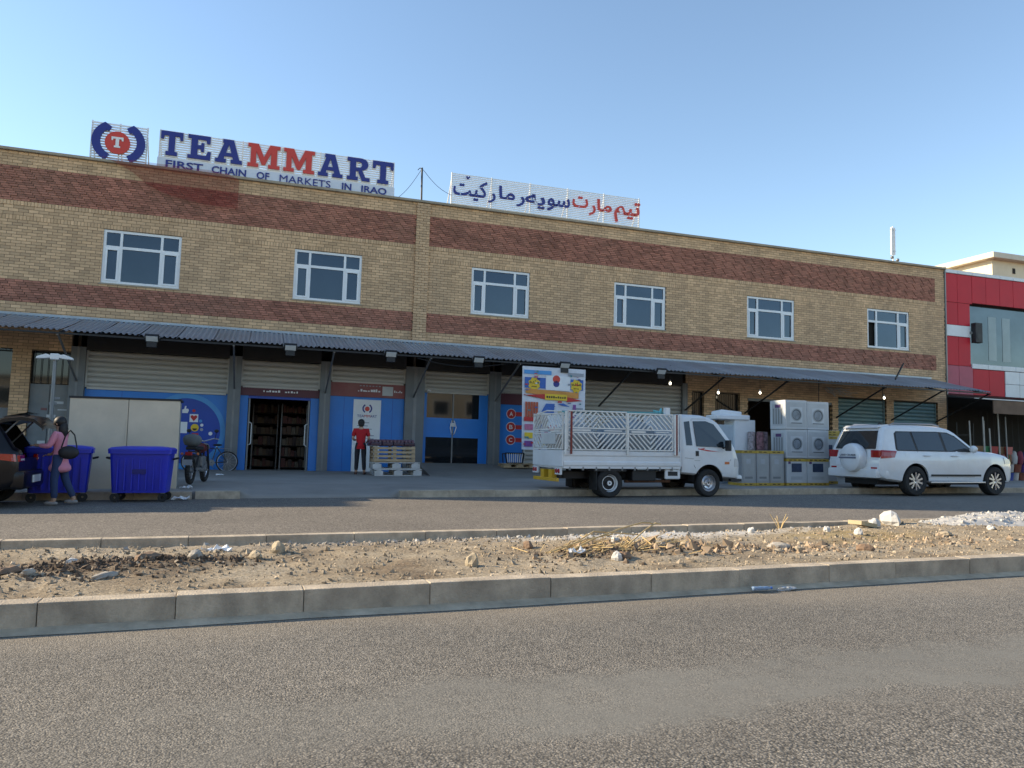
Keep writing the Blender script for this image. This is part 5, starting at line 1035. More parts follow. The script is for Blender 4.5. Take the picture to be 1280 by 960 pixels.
# ================================================================ STREET THINGS
BINB = mat('bin_plastic', (.003, .018, .46), .42, var=.1, vs=2, dust=.45, dcol=(.02, .03, .22))
def bin_(label, loc, rz):
    t = thing('wheeled_bin', label, 'bin', loc, rz, 'blue wheeled bins at the kerb'); b = MB(); R0 = [(.455, .36, .17), (.475, .375, .45), (.505, .40, .88)]
    def ring(hx, hy, z, r=.06):
        o = []
        for cx, cy, a0 in ((hx-r, hy-r, 0), (-hx+r, hy-r, 90), (-hx+r, -hy+r, 180), (hx-r, -hy+r, 270)): o += [(cx+r*math.cos(R(a0+i*30)), cy+r*math.sin(R(a0+i*30)), z) for i in range(4)]
        return o
    rs = [ring(*q) for q in R0]+[ring(.535, .43, .88), ring(.535, .43, .93), ring(.50, .395, .93)]; n = 16
    for q in rs: b.v += q
    for k in range(len(rs)-1):
        for i in range(n): b.f.append((k*n+i, k*n+(i+1) % n, (k+1)*n+(i+1) % n, (k+1)*n+i))
    b.f.append(tuple(range(n-1, -1, -1))); b.build('bin_body', BINB, t, smooth=True)
    for i in range(7): x = -.36+i*.12; MB().box(x-.012, x+.012, -.408, -.36, .22, .80).build('rib', BINB, t)
    l = MB(); ls = [ring(.54, .435, .931), ring(.54, .435, .965), ring(.50, .40, .995), ring(.30, .22, 1.02)]
    for q in ls: l.v += q
    for k in range(3):
        for i in range(n): l.f.append((k*n+i, k*n+(i+1) % n, (k+1)*n+(i+1) % n, (k+1)*n+i))
    l.f.append(tuple(range(3*n, 4*n))); l.build('lid', BINB, t, smooth=True)
    MB().box(-.12, .12, -.4105, -.395, .52, .60).build('moulded_mark', mat('bin_mark', (.004, .006, .14), .5), t)
    for s in (-1, 1):
        MB().tube([(s*.52, -.1, .78), (s*.60, -.1, .80), (s*.60, .1, .80), (s*.52, .1, .78)], .02).build('side_pin', BLACKP, t)
        for y in (-.30, .30):
            w_ = MB().lathe([(.02, -.025), (.08, -.025), (.085, 0), (.08, .025), (.02, .025)], n=18).build('castor', RUBBER, t, (s*.40, y, .085), smooth=True); MB().box(-.035, .035, -.04, .04, .07, .09).build('fork', STEEL, w_)
    return t
bin_('blue wheeled bin standing clear in front of the pale cabinet', (-1.47, 16.0, 0), R(-3)); bin_('blue wheeled bin half hidden behind the person in pink', (-2.86, 16.15, 0), R(6))
# pale cabinet
t = thing('storage_cabinet', 'large cream panel cabinet standing on the pavement behind the blue bin', 'cabinet', (-1.93, 17.5, .12)); CAB = mat('cream_panel', (.64, .54, .40), .65, var=.09, vs=1.5, dust=.25, dcol=(.30, .26, .2))
MB().box(-.985, .975, -.36, .36, .06, 1.80).build('carcass', mat('cabinet_side', (.26, .27, .27), .6, var=.15), t); 
for x0, x1 in ((-1.0, .035), (.045, .99)): MB().box(x0, x1, -.395, -.361, .04, 1.82).build('door_panel', CAB, t, bevel=.008)
MB().box(-1.02, 1.01, -.41, .38, 1.821, 1.86).build('top', BLACKP, t); MB().box(-.96, .96, -.34, .34, 0, .059).build('plinth', BLACKP, t); MB().box(.0, .02, -.405, -.3951, .5, 1.4).build('handle_strip', CAB, t)
# twin-head lamp post
t = thing('lamp_post', 'grey post with two white lamp heads in front of the brick pier', 'lamp post', (-3.78, 20.0, pav_z(-3.78, 20))); MB().cyl((0, 0, 0), (0, 0, 2.78), .045, .038, 12).build('post', STEEL, t, smooth=True); MB().box(-.12, .12, -.12, .12, 0, .02).build('base_plate', STEEL, t); MB().box(-.09, .09, -.09, .09, 2.70, 2.84).build('head_block', WHITEM, t, bevel=.02)
for s in (-1, 1): MB().prism([(s*.08, 2.80), (s*.18, 2.83), (s*.36, 2.76), (s*.37, 2.71), (s*.2, 2.72), (s*.08, 2.74)], -.08, .08).build('lamp_head', WHITEM, t, bevel=.015)
# bicycle
def ringtube(c, r, tr, n=28):
    return [(c[0]+r*math.cos(2*math.pi*i/n), c[1], c[2]+r*math.sin(2*math.pi*i/n)) for i in range(n+1)]
t = thing('bicycle', 'dark bicycle leaning against the blue panel left of the shop entrance', 'bicycle', bpos(-.45, -.40, .23)); t.rotation_euler = (R(-4), 0, R(-2)); wr_ = .29
for x in (-.47, .47):
    w_ = MB().tube(ringtube((0, 0, 0), wr_, .02), .02, 6).build('wheel', RUBBER, t, (x, 0, wr_+.02), smooth=True); b = MB(); b.tube(ringtube((0, 0, 0), wr_-.025, .01), .010, 5)
    for i in range(14): a = 2*math.pi*i/14; b.cyl((0, 0, 0), (math.cos(a)*(wr_-.02), 0, math.sin(a)*(wr_-.02)), .0025, n=4)
    b.cyl((0, -.03, 0), (0, .03, 0), .02); b.build('rim', ALLOY, w_); b = MB()
    for i in range(12):
        a0, a1 = R(20+i*12), R(32+i*12); b.add([(math.cos(a)*(wr_+.04), y, math.sin(a)*(wr_+.04)) for a in (a0, a1) for y in (-.03, .03)], [(0, 1, 3, 2)])
    b.build('mudguard', STEEL, w_)
b = MB(); z = wr_+.02; bb, st, hd = (.05, 0, .28), (.17, 0, .74), (-.30, 0, .76)
for p, q in ((bb, st), (bb, (-.34, 0, .62)), (hd, (.15, 0, .68)), (bb, (.47, .04, z)), (bb, (.47, -.04, z)), (st, (.47, .03, z)), (st, (.47, -.03, z)), ((-.33, 0, .66), (-.47, .04, z)), ((-.33, 0, .66), (-.47, -.04, z)), (hd, (-.33, 0, .62))): b.cyl(p, q, .015, n=8)
b.build('frame', mat('bike_paint', (.03, .04, .06), .4), t); MB().ball((.19, 0, .80), .13, .07, .035).build('saddle', BLACKP, t, smooth='all'); MB().cyl(st, (.18, 0, .80), .012).build('seat_post', ALLOY, t); MB().tube([(-.18, -.28, .90), (-.28, -.2, .93), (-.30, 0, .88), (-.28, .2, .93), (-.18, .28, .90)], .012).build('handlebar', ALLOY, t); MB().cyl(hd, (-.30, 0, .88), .014).build('stem', ALLOY, t)
MB().lathe([(.02, -.045), (.09, -.045), (.09, -.04), (.02, -.04)], Matrix.Translation(bb), n=20).build('chainring', STEEL, t); b = MB(); b.bar((bb[0], -.05, bb[2]), (.1, -.06, .14), .015); b.bar((bb[0], .05, bb[2]), (.0, .06, .42), .015); b.build('crank', STEEL, t)
b = MB(); b.box(.2, .58, -.07, .07, .69, .70); b.bar((.47, .05, z), (.5, .05, .69), .01); b.bar((.47, -.05, z), (.5, -.05, .69), .01); b.build('rack', STEEL, t)
# motorcycle, seen from the rear
t = thing('motorcycle', 'dark motorcycle with a carrier parked between the pale cabinet and the bicycle', 'motorcycle', (-.60, 18.6, pav_z(-.6, 18.9)), R(78))
for x in (-.60, .62):
    w_ = MB().tube(ringtube((0, 0, 0), .25, .05, 26), .052, 8).build('wheel', RUBBER, t, (x, 0, .30), smooth=True); b = MB(); b.tube(ringtube((0, 0, 0), .19, .01, 24), .014, 5)
    for i in range(12): a = 2*math.pi*i/12; b.cyl((0, 0, 0), (.19*math.cos(a), 0, .19*math.sin(a)), .004, n=4)
    b.cyl((0, -.07, 0), (0, .07, 0), .05); b.build('rim', ALLOY, w_)
MB().ball((.18, 0, .78), .24, .14, .12).build('fuel_tank', mat('moto_paint', (.10, .012, .012), .35), t, smooth='all'); MB().box(-.62, .0, -.12, .12, .74, .82).build('seat', BLACKP, t, bevel=.03); MB().box(-.14, .22, -.13, .13, .32, .60).build('engine', STEEL, t, bevel=.04)
b = MB()
for s in (-1, 1): b.tube([(.62, s*.09, .30), (.45, s*.08, .85)], .022); b.tube([(-.60, s*.10, .30), (-.35, s*.11, .72)], .022); b.tube([(.38, s*.02, .80), (.1, s*.1, .45), (-.2, s*.1, .36), (-.6, s*.09, .30)], .02)
b.build('frame', BLACKM, t); MB().tube([(.28, -.36, .98), (.40, -.24, 1.0), (.43, 0, .93), (.40, .24, 1.0), (.28, .36, .98)], .014).build('handlebar', ALLOY, t); MB().ball((.56, 0, .80), .09, .1, .1).build('head_lamp', STEEL, t, smooth='all')
MB().prism([(-.86, .62), (-.66, .66), (-.45, .62), (-.45, .58), (-.66, .61), (-.86, .54)], -.08, .08).build('rear_mudguard', BLACKP, t); MB().box(-.82, -.76, -.07, .07, .62, .70).build('tail_lamp', REDL, t, bevel=.01); MB().box(-.90, -.88, -.10, .10, .42, .54).build('number_plate', GREYPR, t)
MB().tube([(.05, -.14, .40), (-.2, -.16, .30), (-.7, -.17, .34)], .04).build('exhaust', STEEL, t)
for s in (-1, 1): MB().tube([(.36, s*.26, 1.0), (.30, s*.30, 1.14)], .007).build('mirror_arm', BLACKM, t); MB().ball((.30, s*.30, 1.17), .015, .055, .04).build('mirror', BLACKP, t, smooth='all'); MB().ball((-.70, s*.16, .66), .03).build('indicator', MATS['orange_lamp'], t, smooth='all')
q = thing('motorcycle_carrier_bag', 'grey bag strapped on the rear of the parked motorcycle', 'bag', (-.72, 18.1, pav_z(-.6, 18.9)+.83), R(78)); MB().ball((0, 0, .12), .22, .20, .14, 12, 8, .06).build('bag', mat('grey_canvas', (.12, .13, .13), .9, var=.25), q, smooth='all')
# pallets, crate, packs
def pallet(label, loc, rz, L=1.35, D=1.0, m=WWOOD, h=.19):
    t = thing('wooden_pallet', label, 'pallet', loc, rz)
    for i in range(7): y = -D/2+D*i/6; MB().box(-L/2, L/2, -.045, .045, h-.022, h).build('deck_board', m, t, (0, y*.91, 0))
    for y in (-D/2+.05, 0, D/2-.05):
        MB().box(-L/2, L/2, -.04, .04, 0, .02).build('bottom_board', m, t, (0, y, 0))
        for x in (-L/2+.12, 0, L/2-.12): MB().box(-.12, .12, -.045, .045, .021, h-.046).build('block', m, t, (x, y, 0))
    for x in (-L/2+.12, 0, L/2-.12): MB().box(-.06, .06, -D/2, D/2, h-.045, h-.023).build('cross_board', m, t, (x, 0, 0))
    return t
pz = pav_z(4.6, 22.0)
pallet('white painted pallet at the bottom of the stack beside the person in red', (4.64, 22.35, pz), R(-2)); pallet('white painted pallet second from the bottom under the slatted crate', (4.60, 22.37, pz+.195), R(-3.5))
t = thing('slatted_crate', 'raw wood slatted crate standing on two white pallets', 'crate', (4.52, 22.32, pz+.39), R(-2)); L2, D2 = 1.18, .90
for y in (-D2/2, D2/2):
    for i in range(4): MB().box(-L2/2, L2/2, -.011, .011, .02+i*.115, .085+i*.115).build('slat', WOOD, t, (0, y, 0))
    for x in (-L2/2+.05, 0, L2/2-.05): MB().box(-.05, .05, -.012, .012, 0, .45).build('upright', WOOD, t, (x, y+(.024 if y < 0 else -.024), 0))
for x in (-L2/2+.012, L2/2-.012):
    for i in range(4): MB().box(-.011, .011, -D2/2+.04, D2/2-.04, .02+i*.115, .085+i*.115).build('slat', WOOD, t, (x, 0, 0))
for i in range(6): MB().box(-L2/2, L2/2, -.06, .06, 0, .018).build('base_board', WOOD, t, (0, -.36+i*.145, -.002))
PUR = mat('purple_shrink', (.13, .06, .08), .3, var=.35, vs=8)
for i in range(4):
    for j in range(2):
        q = thing('drink_pack', ['front left', 'front second', 'front third', 'front right', 'rear left', 'rear second', 'rear third', 'rear right'][j*4+i]+' shrink-wrapped dark drink pack on the slatted crate', 'pack', (3.98+i*.325, 22.1+j*.42, pz+.845), R(random.uniform(-3, 3)), 'drink packs on the crate'); b = MB()
        for a in range(3):
            for c in range(3): b.cyl((-.1+a*.1, -.12+c*.12, 0), (-.1+a*.1, -.12+c*.12, .14), .045, n=8); b.cyl((-.1+a*.1, -.12+c*.12, .14), (-.1+a*.1, -.12+c*.12, .19), .04, .018, n=8)
        tag(b.build('bottles', PUR, q), kind='stuff'); MB().box(-.155, .155, -.185, .185, .001, .11).build('wrap', mat('dark_wrap', (.05, .025, .045), .25, var=.4, vs=10), q, bevel=.03)
q = thing('wire_coil', 'loose pale cable coil on the ground by the feet of the person in red', 'cable', (4.02, 22.1, pz)); b = MB(); [b.tube(ringtube((.0+.02*i, -.05+.02*i, .16+.02*i), .15-.01*i, .01, 18), .011, 5) for i in range(4)]; b.build('coil', mat('pale_blue_cable', (.35, .40, .45), .5), q)
# black trolley / stand on a wooden pallet by the lettered panel
q = pallet('bare wood pallet under the bent black rack beside the lettered blue panel', bpos(8.9, -.55, .56), R(-4), 1.1, .7, WOOD, .13)
t = thing('wire_rack', 'black wire rack with slanting pale bars on a low pallet', 'rack', bpos(8.80, -.6, .70)); b = MB(); b.tube([(-.34, 0, .32), (.32, 0, .32), (.27, 0, 0), (-.27, 0, 0), (-.34, 0, .32)], .022); b.build('rim_tube', BLACKM, t)
for i in range(8): MB().bar((-.24+i*.065, -.01, .02), (-.27+i*.075, -.01, .31), .022).build('bar', WHITEM, t)
b = MB(); b.tube([(-.3, .35, .3), (.3, .35, .3)], .018); b.tube([(-.3, 0, .3), (-.3, .35, .3), (-.28, .35, 0)], .018); b.tube([(.3, 0, .3), (.3, .35, .3), (.28, .35, 0)], .018); b.build('rear_frame', BLACKM, t)
# ================================================================ APPLIANCE CARTONS
GREYD = mat('print_dark', (.06, .075, .09), .5, var=.25, vs=10); GREYL = mat('print_light', (.42, .44, .45), .5, var=.1); PURPR = mat('purple_print', (.10, .05, .14), .5)
def carton(label, x, y, z, w, d, h, kind):
    t = thing('appliance_carton', label, 'carton', (x+w/2, y, z), R(random.uniform(-1.2, 1.2)), 'appliance cartons on the pavement'); b = MB().box(-w/2, w/2, 0, d, 0, h).build('box', CARD if kind != 'grey' else CARDG, t, bevel=.012); f = -.004
    if kind == 'washer':
        MB().box(-w/2+.04, w/2-.04, f, -.001, .06, h-.06).build('print', GREYL, t); MB().box(-w*.30, w*.28, f-.004, f-.001, h*.22, h*.76).build('print', mat('print_pale', (.5, .53, .55), .5, var=.06), t)
        o = MB().disc(0, h*.50, w*.24, f-.008, f-.005, 28).build('print', GREYD, t); MB().disc(-.01, h*.49, w*.17, f-.012, f-.009, 24, 0, 0, 360).build('print', mat('print_mid', (.18, .21, .24), .4, var=.4, vs=7), t); MB().disc(0, h*.50, w*.245, f-.0125, f-.0095, 28, w*.205).build('print', mat('print_ring', (.30, .32, .33), .4), t)
        MB().box(-w*.25, w*.25, f-.008, f-.005, h*.20, h*.225).build('print', GREYD, t)
        MB().box(-w/2-.004, -w/2-.001, .10, d-.1, h*.12, h*.88).build('print', GREYL, t)
        for i in range(4): MB().box(-w/2-.008, -w/2-.005, .14+i*.11, .20+i*.11, h*.18, h*.72).build('print', mat('print_stripe', (.22, .23, .23), .6), t)
        MB().box(-w/2-.008, -w/2-.005, .20, .44, h*.74, h*.85).build('print', PURPR, t)
    elif kind == 'oven':
        MB().box(-w*.26, w*.24, f, -.001, h*.50, h*.82).build('print', mat('print_blue_black', (.03, .05, .10), .4, var=.3, vs=9), t); MB().box(-w*.30, w*.28, f, -.001, h*.22, h*.34).build('print', GREYL, t); MB().box(-w*.42, -w*.30, f, -.001, h*.80, h*.90).build('print', PURPR, t)
    elif kind == 'grey':
        MB().box(-w*.40, w*.38, f, -.001, .14, h-.14).build('print', mat('print_fade', (.38, .385, .37), .6), t); MB().box(-w*.2, w*.12, f-.003, f-.0005, h*.62, h*.76).build('print', GREYL, t); MB().box(-w*.3, w*.25, f-.003, f-.0005, h*.2, h*.26).build('print', mat('print_stripe', (.22, .23, .23), .6), t)
    if kind in ('oven', 'grey'):
        for z0 in (.0, h-.085): MB().box(-w/2-.006, w/2+.006, -.007, d+.006, z0+.002, z0+.08).build('strap_band', YTAPE, t); [MB().box(-w/2+.08+i*.16, -w/2+.17+i*.16, -.011, -.0075, z0+.028, z0+.055).build('print', mat('band_text', (.10, .06, .02), .7), t) for i in range(int(w/.18))]
    return t
y0 = 17.62; g = pav_z(15, 17.7)
c_ = carton('bottom row oven carton with yellow bands, left of the two', 14.72, y0, g, .70, .64, .76, 'oven'); carton('bottom row oven carton with yellow bands, right beside the car', 15.44, y0, g, .76, .64, .76, 'oven')
carton('middle row white washing machine carton, left one', 14.70, y0-.02, g+.775, .73, .66, .80, 'washer'); carton('middle row white washing machine carton, right one', 15.45, y0-.01, g+.775, .76, .66, .80, 'washer')
carton('topmost white washing machine carton, left one', 14.68, y0-.03, g+1.585, .74, .66, .82, 'washer'); carton('topmost white washing machine carton, right one', 15.45, y0-.01, g+1.585, .77, .66, .80, 'washer')
carton('grey banded carton beside the truck cab, leftmost', 13.22, y0, g, .46, .62, .97, 'grey'); carton('grey banded carton, second from the truck cab', 13.70, y0, g, .44, .62, .97, 'grey'); carton('grey banded carton next to the oven cartons', 14.16, y0, g, .46, .62, .97, 'grey')
carton('white carton half hidden behind the rear of the white car', 16.32, y0+.5, g+.02, .66, .6, 1.40, 'oven'); carton('flat tan carton lying on top behind the white car', 16.30, y0+.52, g+1.43, .80, .55, .16, 'oven')
# wrapped foam, rolled carpets behind
t = thing('foam_block', 'tall white foam block behind the truck cab', 'foam block', (14.15, 18.9, g)); MB().box(-.36, .36, -.2, .3, 0, 1.85).build('block', FOAM, t, bevel=.02)
t = thing('foam_block', 'bluish white foam block leaning left of the tall one', 'foam block', (13.55, 18.9, g), R(6)); MB().box(-.3, .3, -.15, .2, 0, 1.7).build('block', mat('blue_foam', (.42, .50, .56), .8), t, bevel=.02)
t = thing('plastic_bundle', 'crumpled white plastic bundle on top of the foam blocks', 'bundle', (13.75, 18.9, g+1.86)); b = MB(); b.box(-.6, .55, -.25, .3, 0, .14); b.box(-.45, .3, -.2, .25, .14, .24); me = b.mesh('bundle', FOAM, False, .03); [setattr(v, 'co', v.co+Vector((.05, .04, .05))*mnoise.noise(v.co*6)*1.6) for v in me.vertices]; link('bundle', me, t)
for i, (x, c, lab) in enumerate(((14.55, (.20, .10, .11), 'rolled red patterned rug standing beside the foam block'), (14.78, (.18, .13, .15), 'rolled brown patterned rug, second from the foam block'), (14.40, (.30, .26, .27), 'rolled pale rug against the foam block'))):
    t = thing('rolled_rug', lab, 'rug', (x-.15, 18.35+.1*i, g+.98), 0, 'rolled rugs'); MB().cyl((0, 0, 0), (.02, .03, .52), .10, n=16).build('roll', mat('rug_%d' % i, c, .9, var=.7, vs=14), t, smooth=True); MB().tube([(.09*math.cos(a*.9)*(1-a/14), .09*math.sin(a*.9)*(1-a/14), .525) for a in range(12)], .008, 4).build('roll_edge', mat('rug_back', (.35, .3, .25), .9), t)
t = thing('rug_table', 'low covered table carrying the rolled rugs behind the grey cartons', 'table', (14.4, 18.5, g)); MB().box(-.6, .6, -.2, .35, .93, .97).build('table_top', WOOD, t); [MB().box(x-.03, x+.03, y-.03, y+.03, 0, .93).build('leg', WOOD, t) for x in (-.55, .55) for y in (-.15, .3)]
# shadowy goods in the open shop
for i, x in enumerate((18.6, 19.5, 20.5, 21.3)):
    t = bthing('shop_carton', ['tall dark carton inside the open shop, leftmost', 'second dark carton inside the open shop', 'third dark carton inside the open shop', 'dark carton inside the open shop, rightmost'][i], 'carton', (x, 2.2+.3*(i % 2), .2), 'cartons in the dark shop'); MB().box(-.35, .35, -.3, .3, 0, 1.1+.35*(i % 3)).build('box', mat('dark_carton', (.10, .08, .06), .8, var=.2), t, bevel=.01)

# ================================================================ HARDWARE SHOP under the red building (far right)
lx = 27.7
t = bthing('brown_awning', 'brown fabric awning valance at the right edge under the red building', 'awning', (27.8, -2.0, 3.0)); MB().box(0, 5, -.02, .02, .05, .56).build('valance', mat('brown_canvas', (.17, .11, .075), .9, var=.2), t); MB().add([(0, 0, .56), (5, 0, .56), (5, 1.9, .85), (0, 1.9, .85)], [(0, 1, 2, 3), (3, 2, 1, 0)]).build('awning_top', mat('brown_canvas', (.17, .11, .075)), t); MB().box(-1.0, 5, -.06, -.03, .58, .61).build('front_rail', WHITEM, t)
HP = mat('pale_stick', (.42, .40, .36), .7, var=.2); rn = random.Random(11)
for i, (x, y, z0, z1, m, lab) in enumerate(((27.15, -1.6, .2, 2.75, HP, 'pale upright pole at the hardware shop, leftmost'), (27.95, -1.5, .3, 2.95, HP, 'pair-standing pale pole left of the brown awning'), (28.05, -1.4, .3, 2.8, HP, 'pale pole just left of the awning corner'), (28.3, -1.5, .3, 2.5, HP, 'shorter pale pole under the awning corner'), (28.75, -1.5, .3, 3.1, HP, 'white pole under the middle of the brown awning'), (29.25, -1.4, .3, 3.0, STEEL, 'grey pole under the brown awning, rightmost'))):
    t = bthing('standing_pole', lab, 'pole', (x, y, 0), 'poles at the hardware shop'); b = MB(); b.cyl((0, 0, z0-.3), (rn.uniform(-.08, .08), .1, z1), .03, .026); b.build('pole', m, t)
for i in range(10):
    t = bthing('broom', 'broom with a %s handle standing among the hardware, %s' % (('red', 'green', 'brown', 'blue', 'yellow')[i % 5], 'front row' if i < 5 else 'rear row'), 'broom', (27.45+.26*i, -1.1-.12*(i % 3), .25), 'brooms at the hardware shop'); c2 = ((.4, .06, .05), (.06, .25, .10), (.30, .16, .08), (.05, .12, .40), (.5, .35, .06))[i % 5]
    MB().cyl((0, 0, 0), (rn.uniform(-.1, .1), .15, 1.25), .014, n=6).build('handle', mat('broom_%d' % (i % 5), c2, .5), t); b = MB(); b.prism([(-.15, 1.25), (.15, 1.25), (.19, 1.55), (-.19, 1.55)], .11, .17); b.build('bristles', mat('broom_%d' % ((i+2) % 5), c2, .8), t)
PC = [(.42, .07, .05), (.38, .15, .05), (.05, .08, .30), (.45, .40, .36), (.25, .08, .05), (.10, .05, .22)]
for i in range(18):
    c2 = PC[i % 6]; cn = ('red', 'orange', 'blue', 'white', 'brick red', 'violet')[i % 6]; col_, row = i % 6, i//6
    t = bthing('plastic_tub', '%s plastic tub in the %s row of the hardware display' % (cn, ('bottom', 'middle', 'top')[row]), 'tub', (28.05+.36*col_+.1*row, -1.95+.28*row, .12+.34*row), 'tubs in front of the hardware shop'); k = .15+.03*((i*7) % 3)
    MB().lathe([(.001, 0), (k*.8, 0), (k, .3), (k+.02, .32), (k-.01, .31), (k*.78, .03), (.001, .03)], Matrix.Rotation(R(90), 4, 'X'), n=16).build('tub', mat('tub_%d' % (i % 6), c2, .45, var=.15), t, smooth=True)
for row in range(2):
    t = bthing('display_bench', 'wooden display bench under the %s row of tubs' % ('middle', 'top')[row], 'bench', (29.1, -1.67+.28*row, 0)); MB().box(-1.3, 1.3, -.13, .13, .40+.34*row, .44+.34*row).build('board', WOOD, t); [MB().box(x-.03, x+.03, -.1, .1, 0, .40+.34*row).build('leg', WOOD, t) for x in (-1.2, 1.2)]
for i in range(8):
    t = bthing('cloth_bundle', '%s cloth bundle hanging at the hardware shop front' % ('red', 'orange', 'navy', 'pink', 'rust', 'white', 'maroon', 'blue')[i], 'cloth', (28.4+.33*i, -1.0, 1.35), 'cloth bundles at the hardware shop'); c2 = ((.38, .05, .05), (.40, .18, .06), (.03, .05, .2), (.42, .16, .18), (.28, .09, .05), (.45, .43, .4), (.2, .03, .05), (.05, .1, .35))[i]
    b = MB(); b.ball((0, 0, 0), .16, .10, .30, 12, 9, .12); b.build('bundle', mat('bundle_%d' % i, c2, .85, var=.3, vs=6), t, smooth='all'); MB().cyl((0, 0, .28), (0, .05, 1.9), .006, n=4).build('string', BLACKP, t)
t = bthing('wire_display', 'dark wire display stand at the left of the hardware shop', 'rack', (27.45, -.9, .1)); b = MB()
for i in range(5): b.bar((-.3, 0, .3+i*.45), (.6, 0, .35+i*.45), .025)
b.bar((-.3, 0, 0), (-.28, 0, 2.6), .03); b.bar((.6, 0, 0), (.58, 0, 2.6), .03); b.build('stand', BLACKM, t); tag(t.children[0], kind='stuff')

# ================================================================ DEBRIS ON THE MEDIAN
ROCKM = [mat('rock_tan', (.34, .28, .20), .95, var=.25, vs=9, bump=.5), mat('rock_grey', (.34, .31, .27), .95, var=.25, vs=9, bump=.5), mat('rock_brown', (.20, .13, .085), .95, var=.3, vs=9, bump=.5), mat('rock_white', (.50, .48, .45), .9, var=.15, vs=9, bump=.4)]
def rock(x, y, sx, sy, sz, m, lab, rz=0, seed=0):
    random.seed(900+seed); b = MB(); b.ball((0, 0, 0), sx, sy, sz, 9, 6, .0); o = Vector((seed*3.1, seed*1.7, 0))
    vv = []
    for p in b.v: p = Vector(p); q = mnoise.noise(Vector((p.x/sx, p.y/sy, p.z/sz))*1.3+o); s_ = 1+.42*q; vv.append((p.x*s_, p.y*s_, max(p.z*s_, -sz*.5)))
    b.v = vv; t = b.build('rock', m, None, (x, y, earth_h(x, y)+sz*.38), (0, 0, rz)); return tag(t, lab, 'rock', 'rocks on the median')
RK = [(1.93, 6.12, .065, .05, .085, 0, 'upright tan rock standing alone on the median centre'), (.26, 6.86, .075, .05, .045, 0, 'flat smooth tan stone left of centre on the median'), (.46, 7.16, .085, .06, .065, 0, 'pale tan stone behind the flat smooth stone'), (2.75, 6.95, .07, .05, .05, 2, 'brown stone behind the upright tan rock'),
      (3.26, 5.98, .06, .06, .05, 2, 'dark stone near the kerb by the dry stalks'), (3.18, 5.97, .05, .04, .05, 3, 'pale stone touching the dark stone near the kerb'), (3.9, 6.45, .08, .06, .05, 1, 'grey stone in the rubble heap, largest'), (4.05, 6.6, .07, .05, .05, 0, 'tan stone at the top of the rubble heap'), (3.75, 6.62, .06, .05, .04, 1, 'grey stone left in the rubble heap'), (4.2, 6.35, .07, .06, .05, 2, 'brown stone right in the rubble heap'), (3.55, 6.7, .06, .05, .05, 3, 'whitish stone at the left of the rubble heap'), (4.35, 6.7, .06, .04, .04, 0, 'tan stone behind the rubble heap'),
      (5.2, 6.35, .12, .06, .045, 1, 'long grey stone right of the rubble heap'), (5.08, 6.22, .06, .05, .03, 0, 'small tan stone in front of the long grey stone'), (5.35, 6.25, .05, .04, .03, 0, 'small tan stone right of the long grey stone'), (6.05, 6.1, .09, .06, .045, 2, 'dark brown clod near the kerb right of centre'), (-.75, 6.05, .09, .05, .03, 1, 'flat grey stone in front of the burnt patch'), (-.55, 6.7, .12, .08, .05, 2, 'brown clod in the middle of the burnt patch'), (-1.05, 6.6, .05, .04, .04, 3, 'white stone beside the burnt patch'), (-1.4, 6.35, .10, .05, .04, 2, 'dark clod at the left of the burnt patch'), (-1.25, 6.2, .06, .03, .03, 1, 'grey stone left of the burnt patch'),
      (7.0, 7.15, .06, .05, .06, 3, 'white lump on the right of the median'), (6.8, 7.45, .05, .04, .05, 3, 'white lump behind the other one on the right'), (5.9, 7.7, .04, .04, .05, 3, 'small white lump far right of centre'), (8.2, 7.0, .08, .06, .04, 0, 'rounded tan stone at the right before the white heap'), (9.2, 6.5, .07, .05, .04, 2, 'dark stone near the kerb at the right edge'), (8.6, 8.2, .16, .11, .12, 3, 'large white boulder left of the white gravel heap'), (8.15, 8.05, .09, .07, .08, 3, 'white block left of the large white boulder'), (9.4, 7.35, .06, .05, .04, 3, 'white stone in front of the gravel heap'), (-.2, 6.75, .08, .05, .045, 1, 'grey brown stone right of the burnt patch')]
for i, (x, y, a, b_, c_, m, lab) in enumerate(RK): rock(x, y, a, b_, c_, ROCKM[m], lab, random.random()*3, i)
rn = random.Random(3)
def pebbles(name, n, f, m, lab, cat):
    b = MB()
    for _ in range(n):
        x, y, s = f(); z = earth_h(x, y); M = Matrix.Translation((x, y, z+s*.15)) @ Euler((rn.random()*6, rn.random()*6, rn.random()*6)).to_matrix().to_4x4() @ Matrix.Diagonal((s*rn.uniform(.7, 1.4), s*rn.uniform(.6, 1.1), s*rn.uniform(.4, .8), 1))
        vs = [(1, 0, 0), (-1, 0, 0), (0, 1, 0), (0, -1, 0), (0, 0, 1), (0, 0, -1)]; vs = [tuple(q*rn.uniform(.75, 1.2) for q in p) for p in vs]; b.add(vs, [(0, 2, 4), (2, 1, 4), (1, 3, 4), (3, 0, 4), (2, 0, 5), (1, 2, 5), (3, 1, 5), (0, 3, 5)], M)
    return tag(b.build(name, m), lab, cat, kind='stuff')
PB = mat('pebble_tan', (.32, .26, .19), .95, var=.2, vs=3, isl=.55)
def allover():
    return rn.uniform(-4.5, 14), rn.uniform(5.45, 8.5), abs(rn.gauss(0, .010))+.005
pebbles('gravel', 9000, allover, PB, 'loose tan gravel scattered over the median strip', 'gravel')
def clump(cx, cy, rx, ry, s): return lambda: (cx+rn.gauss(0, rx), min(8.5, max(5.45, cy+rn.gauss(0, ry))), abs(rn.gauss(0, s))+.007)
DK = mat('dark_debris', (.11, .078, .055), .95, var=.3, vs=5, isl=.5)
tag(pebbles('burnt_debris', 700, clump(-1.15, 6.5, .5, .24, .011), DK, 'dark burnt debris at the left end of the median', 'debris'))
